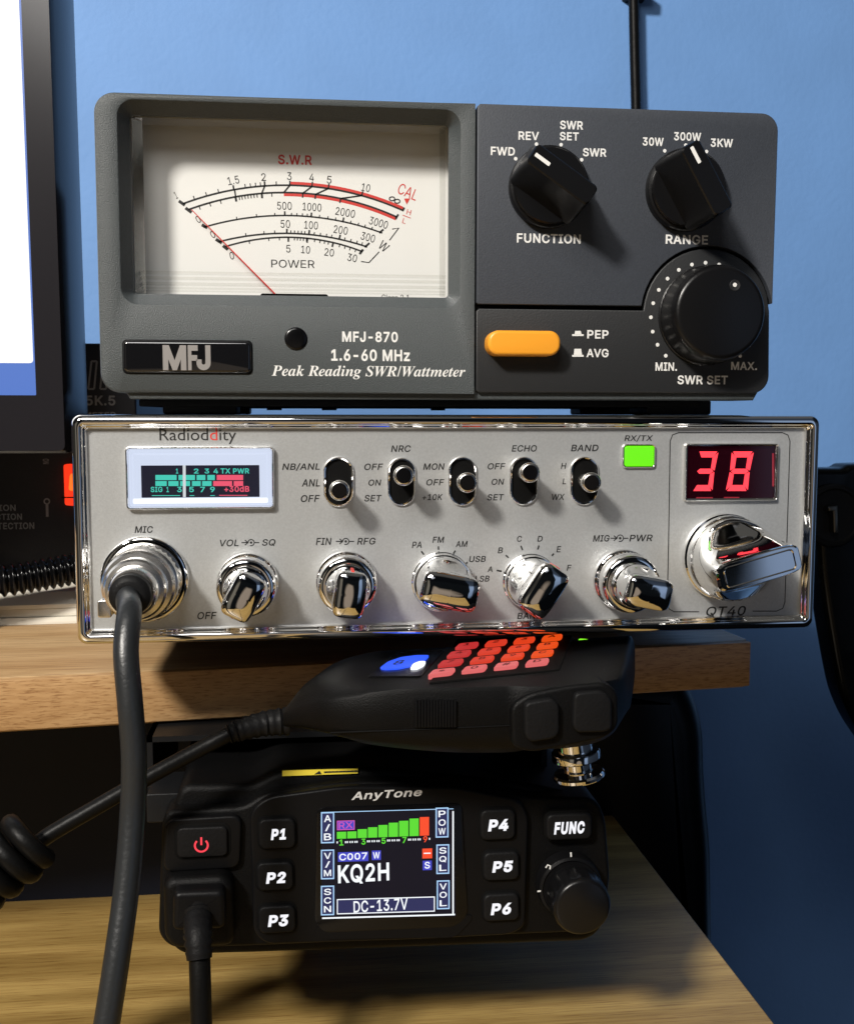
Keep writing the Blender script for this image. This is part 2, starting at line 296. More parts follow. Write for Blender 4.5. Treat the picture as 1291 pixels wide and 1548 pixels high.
# ------------------------------------------------------------------ lettering
# outlines of a plain grotesque alphabet (thousandths of an em): advance, contours
GLYPH = {
'A':(480,[[16,0,85,0,135,142,344,142,395,0,463,0,276,509,201,509],[191,302,239,456,264,372,287,302,324,199,155,199]]),
'B':(456,[[238,285,125,285,125,452,240,452,270,449,294,442,313,429,330,403,336,372,333,348,323,326,308,309,288,296,265,288],[125,57,125,231,248,231,279,228,306,218,327,203,342,184,352,161,355,137,349,105,330,80,309,67,281,60,245,57],[60,509,60,0,247,0,284,2,317,8,344,18,368,31,386,48,400,67,410,88,416,111,418,136,414,173,402,203,385,227,363,245,339,257,315,262,315,267,336,275,356,286,373,301,387,320,395,344,398,374,394,410,381,442,359,469,329,491,304,501,274,507,241,509]]),
'C':(510,[[53,157,70,115,92,79,119,49,150,25,186,7,225,-3,267,-7,293,-6,317,-2,341,5,373,19,402,38,428,62,448,91,459,112,467,135,473,160,408,160,401,136,389,114,375,96,357,81,337,69,315,60,292,55,267,53,237,56,210,63,184,76,161,94,141,117,125,145,113,177,106,213,103,254,106,295,113,332,125,364,141,391,161,414,184,432,209,445,237,453,267,456,292,454,315,449,337,440,357,428,375,413,389,395,401,373,408,348,473,348,467,373,459,397,448,418,427,447,402,471,373,490,340,504,317,511,267,516,225,512,186,501,150,484,119,459,92,429,70,393,53,352,44,305,40,254,44,203]]),
'D':(502,[[60,509,60,0,219,0,268,3,312,14,351,31,384,54,411,83,433,119,449,159,458,205,462,255,458,306,449,351,433,391,412,426,385,455,353,478,315,495,273,505,225,509],[288,68,254,60,215,57,125,57,125,452,221,452,258,449,291,441,320,428,344,410,364,388,379,361,390,329,397,294,399,255,397,216,390,181,379,149,363,122,343,99,318,81]]),
'E':(419,[[125,57,125,229,355,229,355,286,125,286,125,452,372,452,372,509,60,509,60,0,375,0,375,57]]),
'F':(410,[[125,0,125,221,346,221,346,278,125,278,125,452,369,452,369,509,60,509,60,0]]),
'G':(520,[[91,79,118,49,149,25,185,7,225,-3,269,-7,308,-4,344,5,377,19,406,38,431,62,451,91,466,124,475,160,478,200,478,256,283,256,283,199,415,199,413,173,407,147,396,123,382,102,365,85,345,71,322,61,296,55,269,53,238,56,210,63,184,76,161,95,141,117,125,145,113,177,106,213,103,254,106,295,113,332,125,364,141,392,160,414,183,432,209,445,236,453,265,456,291,454,315,448,337,439,356,427,373,411,387,393,399,372,408,349,474,349,468,373,460,395,449,416,429,445,403,469,384,483,363,494,340,504,316,510,291,514,265,516,223,512,184,501,149,484,117,459,91,429,69,393,53,352,43,305,40,254,43,203,53,157,69,116]]),
'H':(517,[[60,0,125,0,125,232,392,232,392,0,457,0,457,509,392,509,392,289,125,289,125,509,60,509]]),
'I':(300,[[31,57,31,0,269,0,269,57,183,57,183,452,269,452,269,509,31,509,31,452,118,452,118,57]]),
'J':(396,[[33,173,33,145,38,100,52,63,75,33,106,11,143,-2,185,-7,227,-2,263,11,294,33,318,63,332,100,336,145,336,509,272,509,272,145,269,117,261,93,248,74,220,56,185,50,149,56,122,74,108,93,100,117,98,145,98,173]]),
'K':(467,[[60,509,60,0,125,0,125,167,198,245,372,0,449,0,243,289,448,509,364,509,174,303,124,242,125,334,125,509]]),
'L':(393,[[60,509,60,0,361,0,361,57,125,57,125,509]]),
'M':(628,[[122,0,122,328,120,435,170,291,286,0,342,0,456,291,507,436,504,327,504,0,568,0,568,509,476,509,352,187,315,73,287,159,277,187,152,509,60,509,60,0]]),
'N':(523,[[120,431,177,331,202,290,387,0,463,0,463,509,399,509,399,157,403,76,388,107,363,151,136,509,60,509,60,0,125,0,125,291]]),
'O':(533,[[53,157,70,115,92,79,119,49,150,25,186,7,225,-3,267,-7,309,-3,348,7,384,25,415,49,442,79,464,115,480,157,490,203,493,254,490,305,480,352,464,393,442,429,415,459,384,484,348,501,309,512,267,516,225,512,186,501,150,484,119,459,92,429,70,393,53,352,44,305,40,254,44,203],[125,144,113,176,106,213,103,254,106,295,113,332,125,364,142,392,161,415,184,433,210,445,237,453,267,456,296,453,324,446,349,433,372,415,392,392,408,365,420,332,428,295,430,254,428,213,420,176,408,144,392,116,372,94,349,76,324,63,296,55,267,53,237,55,210,63,184,76,161,94,142,117]]),
'P':(445,[[60,509,60,0,125,0,125,186,235,186,272,188,305,195,332,207,356,223,375,243,390,265,400,291,407,318,409,348,407,377,400,404,390,430,375,452,356,471,332,487,305,499,272,506,235,509],[125,242,125,452,232,452,268,449,297,439,318,423,333,402,342,376,344,348,342,319,333,294,318,272,297,256,269,246,233,242]]),
'Q':(533,[[70,115,92,79,119,49,150,25,186,7,225,-3,267,-7,309,-3,348,7,357,12,401,-48,468,-48,403,40,415,49,442,79,464,115,480,157,490,203,493,254,490,305,480,352,464,393,442,429,415,459,384,484,348,501,309,512,267,516,225,512,186,501,150,484,119,459,92,429,70,393,53,352,44,305,40,254,44,203,53,157],[142,117,125,144,113,176,106,213,103,254,106,295,113,332,125,364,142,392,161,415,184,433,210,445,237,453,267,456,296,453,324,446,349,433,372,415,392,392,408,365,420,332,428,295,430,254,428,213,420,176,408,144,392,116,372,94,366,89,313,159,245,159,319,62,296,55,267,53,237,55,210,63,184,76,161,94]]),
'R':(449,[[60,0,125,0,125,198,236,198,246,199,353,0,428,0,314,209,333,217,356,232,376,250,390,271,401,296,407,323,409,352,407,381,401,408,390,433,376,455,356,473,333,489,305,500,273,506,236,509,60,509],[125,255,125,452,233,452,269,449,298,440,319,425,334,405,342,380,345,352,342,324,334,300,319,281,298,267,269,258,234,255]]),
'S':(447,[[51,83,64,60,81,40,102,23,128,9,156,-1,188,-7,224,-9,261,-7,294,0,323,11,349,25,370,43,386,64,399,87,406,112,408,139,405,171,395,198,379,220,359,238,336,252,312,264,264,279,212,293,169,308,148,319,131,334,119,352,115,376,118,398,129,418,145,435,167,448,194,456,225,459,254,456,280,449,302,437,326,412,337,378,401,378,398,403,390,427,377,449,360,468,340,484,316,498,289,508,259,514,227,516,195,514,165,508,138,498,113,484,92,468,75,448,62,425,54,400,52,372,56,341,67,313,86,289,112,269,145,253,184,239,245,222,296,205,316,193,332,179,342,161,346,139,341,114,329,92,311,74,286,60,257,52,224,49,194,52,166,59,142,71,123,88,110,110,104,137,38,137,42,109]]),
'T':(449,[[32,509,32,452,193,452,193,0,257,0,257,452,417,452,417,509]]),
'U':(517,[[60,173,63,140,71,108,85,80,103,55,126,33,154,15,186,2,220,-6,259,-8,297,-6,332,2,363,15,391,33,414,55,433,80,446,108,454,140,457,173,457,509,393,509,393,178,389,144,377,113,357,87,331,68,309,59,285,53,259,52,232,53,208,59,187,68,160,87,141,113,128,144,124,178,124,509,60,509]]),
'V':(480,[[84,509,16,509,204,0,278,0,463,509,395,509,267,138,241,52,215,137,192,206]]),
'W':(686,[[16,509,155,0,230,0,318,323,335,395,343,437,351,391,368,323,455,0,530,0,670,509,603,509,510,145,492,62,486,94,462,196,380,509,306,509,211,145,193,61,187,94,163,196,82,509]]),
'X':(474,[[18,0,91,0,182,129,225,196,237,218,268,165,292,129,382,0,456,0,276,263,446,509,374,509,298,400,272,361,252,329,238,302,204,361,104,509,29,509,200,260]]),
'Y':(472,[[91,509,16,509,203,208,203,0,268,0,268,208,455,509,381,509,280,344,251,293,237,260,222,292,192,344]]),
'Z':(438,[[152,57,114,55,134,81,169,129,397,462,397,509,40,509,40,452,285,452,323,453,306,431,273,385,42,46,42,0,399,0,399,57]]),
'a':(389,[[48,45,68,22,94,5,126,-5,160,-9,190,-6,215,1,236,12,252,25,272,52,277,52,277,0,337,0,337,251,333,290,322,320,306,343,286,360,263,372,239,379,194,384,163,382,133,375,104,364,79,346,57,322,41,291,100,274,118,301,149,322,171,329,196,331,220,329,240,322,256,311,267,297,273,279,276,255,265,235,234,227,178,220,125,211,100,203,78,193,58,179,43,161,34,138,30,108,35,73],[102,72,94,87,92,105,95,124,103,139,117,150,134,159,175,168,231,176,259,182,276,190,276,138,272,115,263,93,248,74,228,59,202,49,170,45,149,47,130,52,114,61]]),
'b':(424,[[53,0,112,0,112,59,118,59,138,31,153,17,172,4,198,-5,229,-8,260,-6,288,3,313,16,336,34,355,57,370,84,381,116,388,151,390,189,388,227,381,261,370,293,354,320,335,342,313,361,287,374,259,382,229,384,197,381,171,373,152,360,137,346,118,319,114,319,114,509,53,509],[114,162,113,189,114,216,118,241,125,263,140,291,161,312,188,325,220,330,253,325,280,311,301,290,316,261,323,239,327,215,328,189,327,163,323,139,316,117,301,88,279,66,253,51,220,47,188,51,162,65,140,86,125,115,118,138]]),
'c':(396,[[37,150,44,116,56,85,72,58,93,35,117,16,144,3,174,-5,207,-8,235,-6,261,-1,285,9,306,21,325,37,341,56,354,78,363,102,304,117,292,89,271,66,243,52,207,46,173,51,145,66,124,89,108,117,99,151,96,187,98,212,102,236,108,258,124,287,145,310,173,325,207,330,242,325,270,311,290,289,303,262,362,277,353,301,340,322,324,341,305,356,284,368,260,377,234,383,207,384,174,382,144,374,117,360,93,341,72,318,56,291,44,260,37,225,34,187]]),
'd':(424,[[36,151,43,116,55,84,70,57,89,34,111,16,137,3,165,-6,195,-8,227,-5,252,4,272,17,287,31,307,59,313,59,313,0,372,0,372,509,311,509,311,319,306,319,287,346,272,360,253,373,228,381,196,384,165,382,137,374,112,361,89,342,70,320,55,293,43,261,36,227,34,189],[102,139,98,163,96,189,98,215,102,239,108,261,124,290,145,311,172,325,205,330,237,325,263,312,284,291,300,263,306,241,310,216,312,189,310,162,306,138,299,115,284,86,263,65,236,51,205,47,172,51,145,66,124,88,109,117]]),
'e':(404,[[37,150,44,116,56,85,72,58,92,35,117,16,145,3,177,-5,212,-8,237,-7,261,-3,283,4,311,19,335,39,353,63,365,91,306,105,297,88,285,73,271,61,254,53,234,48,212,46,179,50,151,61,128,80,110,106,102,127,98,151,97,169,371,169,370,227,365,256,357,282,341,315,319,341,294,361,266,374,236,382,205,384,172,382,142,373,115,359,91,340,71,317,55,290,44,258,36,224,34,187],[173,326,205,330,237,326,263,314,283,294,298,269,307,237,308,221,97,221,99,241,109,270,125,294,146,313]]),
'f':(254,[[142,0,142,327,228,327,228,379,142,379,142,419,145,443,154,460,171,470,195,474,215,472,227,468,243,521,222,527,187,530,161,527,135,519,113,505,96,486,84,461,81,432,81,379,6,379,6,327,81,327,81,0]]),
'g':(425,[[51,-69,64,-91,82,-110,105,-127,134,-140,156,-146,180,-149,207,-151,237,-149,265,-144,291,-136,314,-124,334,-109,350,-90,363,-67,370,-40,372,-9,372,379,313,379,313,319,308,319,288,346,273,360,253,373,228,382,196,384,166,382,138,374,112,361,90,342,71,320,55,293,43,263,36,229,34,191,36,154,43,120,55,90,71,65,90,43,113,27,138,14,165,7,195,5,227,8,252,16,272,28,287,41,306,68,311,68,311,-6,308,-34,298,-58,282,-75,261,-87,236,-95,207,-97,178,-95,154,-88,136,-78,122,-66,101,-41],[109,123,99,155,96,193,99,229,109,262,124,290,145,312,172,325,205,330,237,325,264,312,285,291,300,264,307,242,311,219,312,193,311,166,307,142,300,121,285,95,264,75,237,63,205,59,172,63,145,76,124,96]]),
'h':(410,[[53,509,53,0,114,0,114,227,117,257,126,283,141,303,161,317,184,326,210,329,246,323,273,304,286,286,293,263,296,235,296,0,357,0,357,240,355,271,350,298,341,321,321,349,295,369,264,380,227,384,200,382,175,374,152,362,132,344,116,319,114,314,114,509]]),
'i':(167,[[67,446,84,443,100,446,114,455,123,468,126,483,123,499,114,512,100,521,84,524,67,521,54,512,44,499,41,483,44,468,54,455],[53,379,53,0,114,0,114,379]]),
'j':(167,[[-10,-143,4,-143,37,-139,65,-129,86,-113,102,-90,111,-63,114,-30,114,379,53,379,53,-29,50,-54,40,-72,25,-83,2,-87,-10,-87],[44,468,53,455,67,446,83,443,100,446,114,455,123,468,126,483,123,499,114,512,100,521,83,524,67,521,53,512,44,499,41,483]]),
'k':(381,[[114,212,114,509,53,509,53,0,114,0,114,141,154,178,294,0,372,0,201,216,360,379,284,379,121,212]]),
'l':(189,[[53,84,58,47,74,20,101,3,139,-2,162,-1,181,3,170,54,146,52,130,54,120,62,115,77,114,99,114,509,53,509]]),
'm':(610,[[114,0,114,238,117,266,126,289,140,307,158,320,178,328,199,330,229,326,253,311,269,288,274,260,274,0,335,0,335,247,338,270,345,290,358,307,374,320,395,328,419,330,447,326,473,313,490,289,496,254,496,0,557,0,557,255,555,283,550,307,541,328,522,354,497,372,468,383,437,386,407,383,381,375,357,361,337,343,322,321,317,309,314,320,303,342,287,361,268,375,245,383,219,386,195,384,172,376,151,363,132,346,118,323,112,306,112,379,53,379,53,0]]),
'n':(410,[[114,0,114,227,117,257,126,283,141,303,161,317,184,326,210,329,246,323,273,304,286,286,293,263,296,235,296,0,357,0,357,240,355,271,350,298,341,321,321,349,295,369,264,380,227,384,200,382,175,374,152,362,132,344,116,319,112,310,112,379,53,379,53,0]]),
'o':(415,[[37,150,44,116,56,85,72,58,93,35,117,16,144,3,174,-5,207,-8,241,-5,271,3,299,16,323,35,343,58,359,85,371,116,379,150,381,187,379,225,371,260,359,291,343,318,323,341,299,360,271,374,241,382,207,384,174,382,144,374,117,360,93,341,72,318,56,291,44,260,37,225,34,187],[99,151,96,187,98,212,102,236,108,258,124,287,145,310,173,325,207,330,242,325,270,310,292,287,307,258,314,236,318,212,319,187,316,151,307,117,292,89,270,66,242,51,207,46,173,51,145,66,124,89,108,117]]),
'p':(424,[[112,319,112,379,53,379,53,-143,114,-143,114,59,118,59,138,31,153,17,173,4,198,-5,229,-8,260,-6,288,3,313,16,336,34,355,57,370,84,381,116,388,151,390,189,388,227,381,261,370,293,354,320,335,342,313,361,287,374,259,382,229,384,197,381,171,373,152,360,137,346,118,319],[125,115,118,138,114,162,113,189,114,216,118,241,125,263,140,291,161,312,188,325,220,330,253,325,280,311,301,290,316,261,323,239,327,215,328,189,327,163,323,139,316,117,301,88,279,66,253,51,220,47,188,51,162,65,140,86]]),
'q':(424,[[36,151,43,116,55,84,70,57,89,34,111,16,137,3,165,-6,195,-8,227,-5,252,4,272,17,287,31,306,59,311,59,311,-143,372,-143,372,379,313,379,313,319,307,319,287,346,272,360,253,373,228,381,196,384,165,382,137,374,112,361,89,342,70,320,55,293,43,261,36,227,34,189],[102,139,98,163,96,189,98,215,102,239,108,261,124,290,145,311,172,325,205,330,237,325,263,312,284,291,300,263,306,241,310,216,312,189,310,162,306,138,299,115,284,86,263,65,236,51,205,47,172,51,145,66,124,88,109,117]]),
'r':(259,[[112,321,112,379,53,379,53,0,114,0,114,237,117,262,126,284,140,301,159,315,182,323,207,326,243,322,243,384,213,385,181,380,152,367,130,347,115,321]]),
's':(365,[[62,38,84,18,112,3,145,-5,182,-8,210,-7,236,-2,260,6,290,24,312,47,326,75,331,107,325,142,306,171,287,187,261,200,229,209,172,223,144,232,124,243,112,258,109,277,114,299,131,317,156,329,187,333,219,328,243,316,258,298,268,277,324,290,314,316,299,339,279,358,254,372,223,381,187,384,161,383,137,378,115,370,87,354,65,332,51,305,47,274,53,237,72,208,92,192,118,180,149,170,212,155,237,147,254,136,265,121,268,103,262,81,244,62,217,50,181,45,150,49,124,60,105,79,94,107,36,94,45,63]]),
't':(227,[[68,64,77,41,92,21,113,7,138,-1,168,-4,192,-3,213,2,202,54,185,51,170,50,150,53,136,61,128,76,126,98,126,327,204,327,204,379,126,379,126,471,65,471,65,379,6,379,6,327,65,327,65,93]]),
'u':(410,[[53,379,53,139,54,109,60,82,69,59,89,31,115,11,146,-1,182,-5,209,-3,234,5,257,17,277,35,294,60,298,70,298,0,357,0,357,379,296,379,296,153,293,122,283,97,268,77,249,62,226,53,200,50,164,56,137,75,124,94,116,117,114,144,114,379]]),
'v':(389,[[187,87,165,155,84,379,17,379,163,0,226,0,371,379,305,379,224,155,195,59]]),
'w':(567,[[87,379,23,379,138,0,199,0,263,225,284,309,319,172,368,0,429,0,545,379,480,379,434,214,413,135,397,66,382,136,362,214,316,379,252,379,206,214,186,135,170,64,154,137]]),
'x':(379,[[21,0,91,0,148,85,189,155,231,85,287,0,358,0,224,192,352,379,282,379,233,306,191,233,147,306,100,379,29,379,155,195]]),
'y':(389,[[61,-86,47,-139,65,-143,91,-145,117,-143,139,-136,159,-124,177,-107,191,-85,204,-58,371,379,305,379,224,155,202,87,195,60,165,155,84,379,17,379,163,-1,151,-36,141,-58,130,-74,118,-84,104,-89]]),
'z':(380,[[42,46,42,0,339,0,339,56,126,56,126,60,333,331,333,379,48,379,48,323,254,323,254,320]]),
'0':(453,[[57,155,69,113,85,77,105,48,130,24,158,7,191,-3,227,-7,263,-3,295,7,323,24,348,48,368,77,384,113,396,155,403,202,405,254,403,306,396,353,384,395,368,431,348,461,323,484,295,502,262,512,227,516,191,512,159,502,130,484,106,461,85,431,69,395,57,353,50,306,48,254,50,202],[123,144,115,176,111,213,109,254,111,295,115,332,123,365,134,393,147,416,163,435,192,453,227,460,261,453,290,435,306,416,320,393,330,365,338,332,342,295,344,254,342,213,338,176,330,144,320,116,306,92,290,74,261,56,227,50,192,56,163,74,147,92,134,116]]),
'1':(453,[[198,509,86,427,86,358,209,448,212,448,212,55,76,55,76,0,391,0,391,55,276,55,276,509]]),
'2':(453,[[68,391,66,362,127,362,130,390,139,413,153,433,172,447,196,457,224,460,250,457,273,449,293,436,308,419,317,397,320,371,318,348,311,327,299,305,282,282,234,229,64,47,64,0,389,0,389,57,153,57,153,60,294,209,317,235,336,259,357,290,371,318,378,345,381,372,379,398,372,423,361,445,346,465,328,482,306,497,281,507,254,513,225,516,196,513,168,507,143,496,121,482,102,464,86,442,75,418]]),
'3':(453,[[108,22,133,10,159,1,188,-5,218,-7,251,-5,281,2,309,12,333,27,354,45,370,66,383,90,390,116,393,145,391,173,383,198,371,222,354,244,333,262,308,276,279,286,247,290,221,289,372,461,372,509,70,509,70,452,288,452,288,448,157,299,157,248,201,248,229,246,254,241,275,234,299,217,316,196,326,172,329,145,325,116,315,93,297,74,275,61,248,53,219,50,191,52,165,59,144,71,126,87,115,107,109,132,44,132,48,104,57,79,70,57,88,38]]),
'4':(453,[[40,158,40,105,282,105,282,0,343,0,343,105,413,105,413,163,343,163,343,318,282,318,282,163,109,163,109,166,311,509,247,509]]),
'5':(453,[[83,60,99,41,118,25,140,11,165,1,192,-5,221,-7,253,-4,282,3,309,15,332,32,352,52,369,76,381,102,388,132,391,163,388,199,379,231,364,260,345,285,321,306,294,321,263,330,229,334,203,331,178,325,155,315,136,301,134,301,151,452,366,452,366,509,96,509,67,253,128,246,145,258,167,268,192,275,218,277,248,273,275,262,297,244,314,221,324,193,328,162,324,131,314,104,298,82,276,64,250,53,221,50,196,52,173,60,154,73,138,89,127,108,122,130,60,130,63,105,71,82]]),
'6':(453,[[84,74,100,51,119,31,142,15,168,3,196,-4,226,-7,257,-4,284,3,310,14,333,30,352,50,368,73,379,98,387,127,389,157,387,187,380,215,370,240,355,262,337,280,316,295,291,305,265,312,235,314,214,312,196,307,173,293,322,509,252,509,137,340,112,302,93,268,80,239,71,212,65,187,64,162,66,130,73,101],[138,102,128,128,125,158,128,188,138,214,153,235,174,252,198,262,226,265,254,262,279,251,299,235,314,213,324,187,327,157,324,128,314,101,299,79,279,63,254,52,226,48,198,52,174,63,153,79]]),
'7':(453,[[97,0,165,0,391,449,391,509,62,509,62,452,323,452,323,448]]),
'8':(453,[[74,62,91,42,111,25,136,11,163,1,193,-5,226,-7,259,-5,289,1,317,11,341,25,362,42,378,62,391,84,398,109,401,135,397,166,387,195,372,220,351,241,327,256,300,265,300,267,323,276,343,289,359,308,372,330,379,354,382,380,379,405,373,429,361,450,346,469,328,485,306,498,282,508,255,514,226,516,197,514,170,508,146,498,124,485,106,469,90,450,79,429,73,405,70,380,73,354,80,330,93,308,109,289,129,276,153,267,153,265,125,256,101,241,81,220,65,195,55,166,52,135,54,109,62,84],[129,91,119,113,115,139,119,165,130,189,147,208,169,223,196,232,226,235,256,232,283,223,305,208,322,189,333,165,337,139,333,113,323,91,307,74,285,60,258,52,226,49,195,52,167,60,145,74],[177,449,200,457,226,460,252,457,275,449,294,437,308,420,316,399,319,376,316,351,307,330,293,313,274,300,252,292,226,290,201,292,178,300,159,313,145,330,136,351,133,376,136,399,145,420,159,437]]),
'9':(453,[[66,321,72,294,83,269,98,247,116,229,137,214,161,203,188,197,218,195,238,196,257,202,279,216,130,0,200,0,315,168,340,207,359,240,373,270,382,296,387,322,389,347,387,378,380,408,368,434,352,458,333,478,310,494,285,506,256,513,226,516,196,513,168,506,143,494,120,479,101,459,85,436,73,411,66,382,64,352],[129,322,125,352,129,381,138,407,154,429,174,446,199,457,226,460,254,457,279,446,299,429,314,407,324,381,327,350,324,321,314,295,299,273,279,257,254,247,226,243,199,247,174,257,154,274,138,295]]),
'.':(188,[[50,41,53,24,63,9,78,-1,95,-4,113,-1,128,9,138,24,141,41,138,59,128,73,113,83,95,87,78,83,63,73,53,59]]),
',':(188,[[68,71,38,-119,84,-119,137,71]]),
'-':(453,[[114,244,114,188,337,188,337,244]]),
'+':(453,[[61,226,61,172,198,172,198,34,255,34,255,172,391,172,391,226,255,226,255,364,198,364,198,226]]),
'/':(249,[[235,533,178,533,14,-76,71,-76]]),
'*':(453,[[114,272,206,331,201,223,250,223,246,331,337,272,362,315,266,365,362,415,337,459,246,400,250,509,201,509,206,400,114,459,89,415,186,365,89,315]]),
'#':(440,[[115,0,138,140,265,140,242,0,294,0,317,140,391,140,400,192,325,192,346,316,421,316,429,368,354,368,377,509,326,509,303,368,175,368,198,509,147,509,124,368,49,368,40,316,116,316,95,192,19,192,10,140,87,140,64,0],[274,192,146,192,167,316,294,316]]),
':':(188,[[50,41,53,24,63,9,78,-1,95,-4,113,-1,128,9,138,24,141,41,138,59,128,73,113,83,95,87,78,83,63,73,53,59],[50,316,53,299,63,284,78,274,95,271,113,274,128,284,138,299,141,316,138,334,128,349,113,359,95,362,78,359,63,349,53,334]]),
' ':(188,[])}
def style(t, st):
    if st != 's': return t
    return ''.join(chr(0x1D468+ord(c)-65) if 'A' <= c <= 'Z' else chr(0x1D482+ord(c)-97) if 'a' <= c <= 'z' else c for c in t)
def winding(x, y, polys):
    w_ = 0
    for p in polys:
        for i in range(len(p)):
            x0, y0 = p[i-1]; x1, y1 = p[i]
            if (y0 <= y) != (y1 <= y) and x0+(y-y0)*(x1-x0)/(y1-y0) > x: w_ += 1 if y1 > y0 else -1
    return w_
LET = {}
def letter(ch, wgt):
    if (ch, wgt) in LET: return LET[ch, wgt]
    adv, sp = GLYPH[ch]; polys = [[(q[k], q[k+1]) for k in range(0, len(q), 2)] for q in sp]
    polys = [grow(p, wgt if area2(p) > 0 else -wgt) if wgt else p for p in polys]
    V = []; E = []
    for p in polys:
        b = len(V); V += [Vector(a) for a in p]; E += [(b+i, b+(i+1) % len(p)) for i in range(len(p))]
    res = ([], [], adv)
    if V:
        v2, _, f2 = delaunay_2d_cdt(V, E, [], 0, 1e-4)[:3]; keep = []
        for f in f2:
            cx = sum(v2[i].x for i in f)/len(f); cy = sum(v2[i].y for i in f)/len(f)
            if winding(cx, cy, polys) > 0: keep.append(f)
        res = ([(a.x, a.y) for a in v2], keep, adv)
    LET[ch, wgt] = res; return res
def grow(c, d):                                    # move a contour outwards by d, mitred
    return inset(c, -d)
def glyphs(body, st=None, off=0, shear=0, mats=None):
    """outline letters as flat faces: st None regular, b bold, bi bold italic, h humanist, s bold serif italic"""
    if st in ('h', 's') or any(ch not in GLYPH for ch in body):
        c = bpy.data.curves.new('t', 'FONT'); c.body = style(body, st); c.size = 1; c.shear = shear; c.resolution_u = 5
        if mats:
            for i, k in enumerate(mats): c.body_format[i].material_index = k
    else:
        wgt = (21 if st in ('b','bi') else 0) + off*1000; sh = shear + (.22 if st == 'bi' else 0); x = 0; vs, fs = [], []
        for ch in body:
            gv, gf, adv = letter(ch, wgt); b0 = len(vs)
            vs += [((x+a+b*sh)/1000, b/1000) for a, b in gv]; fs += [(tuple(b0+i for i in f), 0) for f in gf]
            x += adv + wgt*1.6
        return vs, fs
    o = bpy.data.objects.new('t', c); C.objects.link(o); bpy.context.view_layer.update()
    ev = o.evaluated_get(bpy.context.evaluated_depsgraph_get()); me = ev.to_mesh()
    vs = [(v.co.x, v.co.y) for v in me.vertices]; fs = [(tuple(p.vertices), p.material_index) for p in me.polygons]
    ev.to_mesh_clear(); bpy.data.objects.remove(o); bpy.data.curves.remove(c)
    return vs, fs
def text(mb, body, cx, cz, wd, ht, y, st=None, off=0, shear=0, rot=0, mats=None):
    vs, fs = glyphs(body, st, off, shear, mats)
    x0 = min(v[0] for v in vs); x1 = max(v[0] for v in vs); z0 = min(v[1] for v in vs); z1 = max(v[1] for v in vs)
    sz = ht/(z1-z0) if ht else None; sx = wd/(x1-x0) if wd else sz
    if sz is None: sz = sx
    cr, sr = math.cos(rot), math.sin(rot); pts = []
    for a, b in vs:
        u = (a-(x0+x1)/2)*sx; v = (b-(z0+z1)/2)*sz; pts.append((cx+u*cr-v*sr, y, cz+u*sr+v*cr))
    V = mb.verts(pts)
    for f, k in fs:
        ff = mb.face([V[i] for i in f])
        if ff and mats: ff.material_index = k
    return mb
def textpx(mb, Z, body, x0, y0, x1, y1, Y, **kw):
    c = P(*Z((x0+x1)/2,(y0+y1)/2),Y); a = P(*Z(x0,(y0+y1)/2),Y); b = P(*Z(x1,(y0+y1)/2),Y); t = P(*Z((x0+x1)/2,y0),Y); u = P(*Z((x0+x1)/2,y1),Y)
    return text(mb, body, c[0], c[1], b[0]-a[0], t[1]-u[1], Y, **kw)
def PL(Z, pts, Y): return [P(*Z(x,y),Y) for x, y in pts]

# ================================================================== SETTING
m = MB(); m.loft([[(-1200,400,-800),(1200,400,-800),(1200,400,900),(-1200,400,900)],[(-1200,412,-800),(1200,412,-800),(1200,412,900),(-1200,412,900)]])
struct(m.build('wall', BLUEWALL, smooth=0))

SHZ = -45.0; DKZ = -155.0
fl = PZ(0,1025,SHZ); fr_ = PZ(1132,968,SHZ); fdir = (fr_-fl).normalized(); fnrm = Vector((-fdir.y, fdir.x, 0))
sh_rot = math.atan2(fdir.y, fdir.x)
bl_ = P3(0,1107, fl.y+1.0); TH = SHZ - bl_[2]
m = MB()
L0 = fl - fdir*420
prof = [(0.0,-TH+1.2),(0.0,-1.2),(.35,-.35),(1.2,0),(248,0),(248,-TH),(1.2,-TH),(.35,-TH+.35)]
m.loft([[L0+fnrm*a+Vector((0,0,b)) for a, b in prof], [fr_-fdir*1.5+fnrm*a+Vector((0,0,b)) for a, b in prof],
        [fr_+fnrm*(a+(1.5 if a<2 else 0))+Vector((0,0,b*1.0)) for a, b in prof]])
o = m.build('wooden_shelf', BEECH, smooth=50)
mb_ = MB(); mb_.loft([[L0+fnrm*a+Vector((0,0,b)) for a, b in ((.25,-TH+.5),(-.75,-TH+.9),(-.9,-TH+1.4),(-.9,-1.1),(-.75,-.6),(.25,-.25))], [fr_+fnrm*a+Vector((0,0,b)) for a, b in ((.25,-TH+.5),(-.75,-TH+.9),(-.9,-TH+1.4),(-.9,-1.1),(-.75,-.6),(.25,-.25))]])
mb_.build('edge_band', wood('beech_edge', (.58,.375,.185), (.47,.28,.125), .36, 2.6, 30), o, smooth=50); tag(o, 'raised light beech shelf board carrying the silver radio and meter', 'shelf')

e0 = PZ(910,1215,DKZ); e1 = PZ(1180,1548,DKZ); ex = (e0.x+e1.x)/2
m = MB(); pr = [(-700,DKZ-26),(ex,DKZ-26),(ex,DKZ-1),(ex-1,DKZ),(-700,DKZ)]
m.loft([[(x,-420,z) for x, z in pr],[(x,384,z) for x, z in pr]])
o = m.build('wooden_desk', DESKW, smooth=0); tag(o, 'lower wooden desk top with dark shadows beneath the black radio', 'desk')

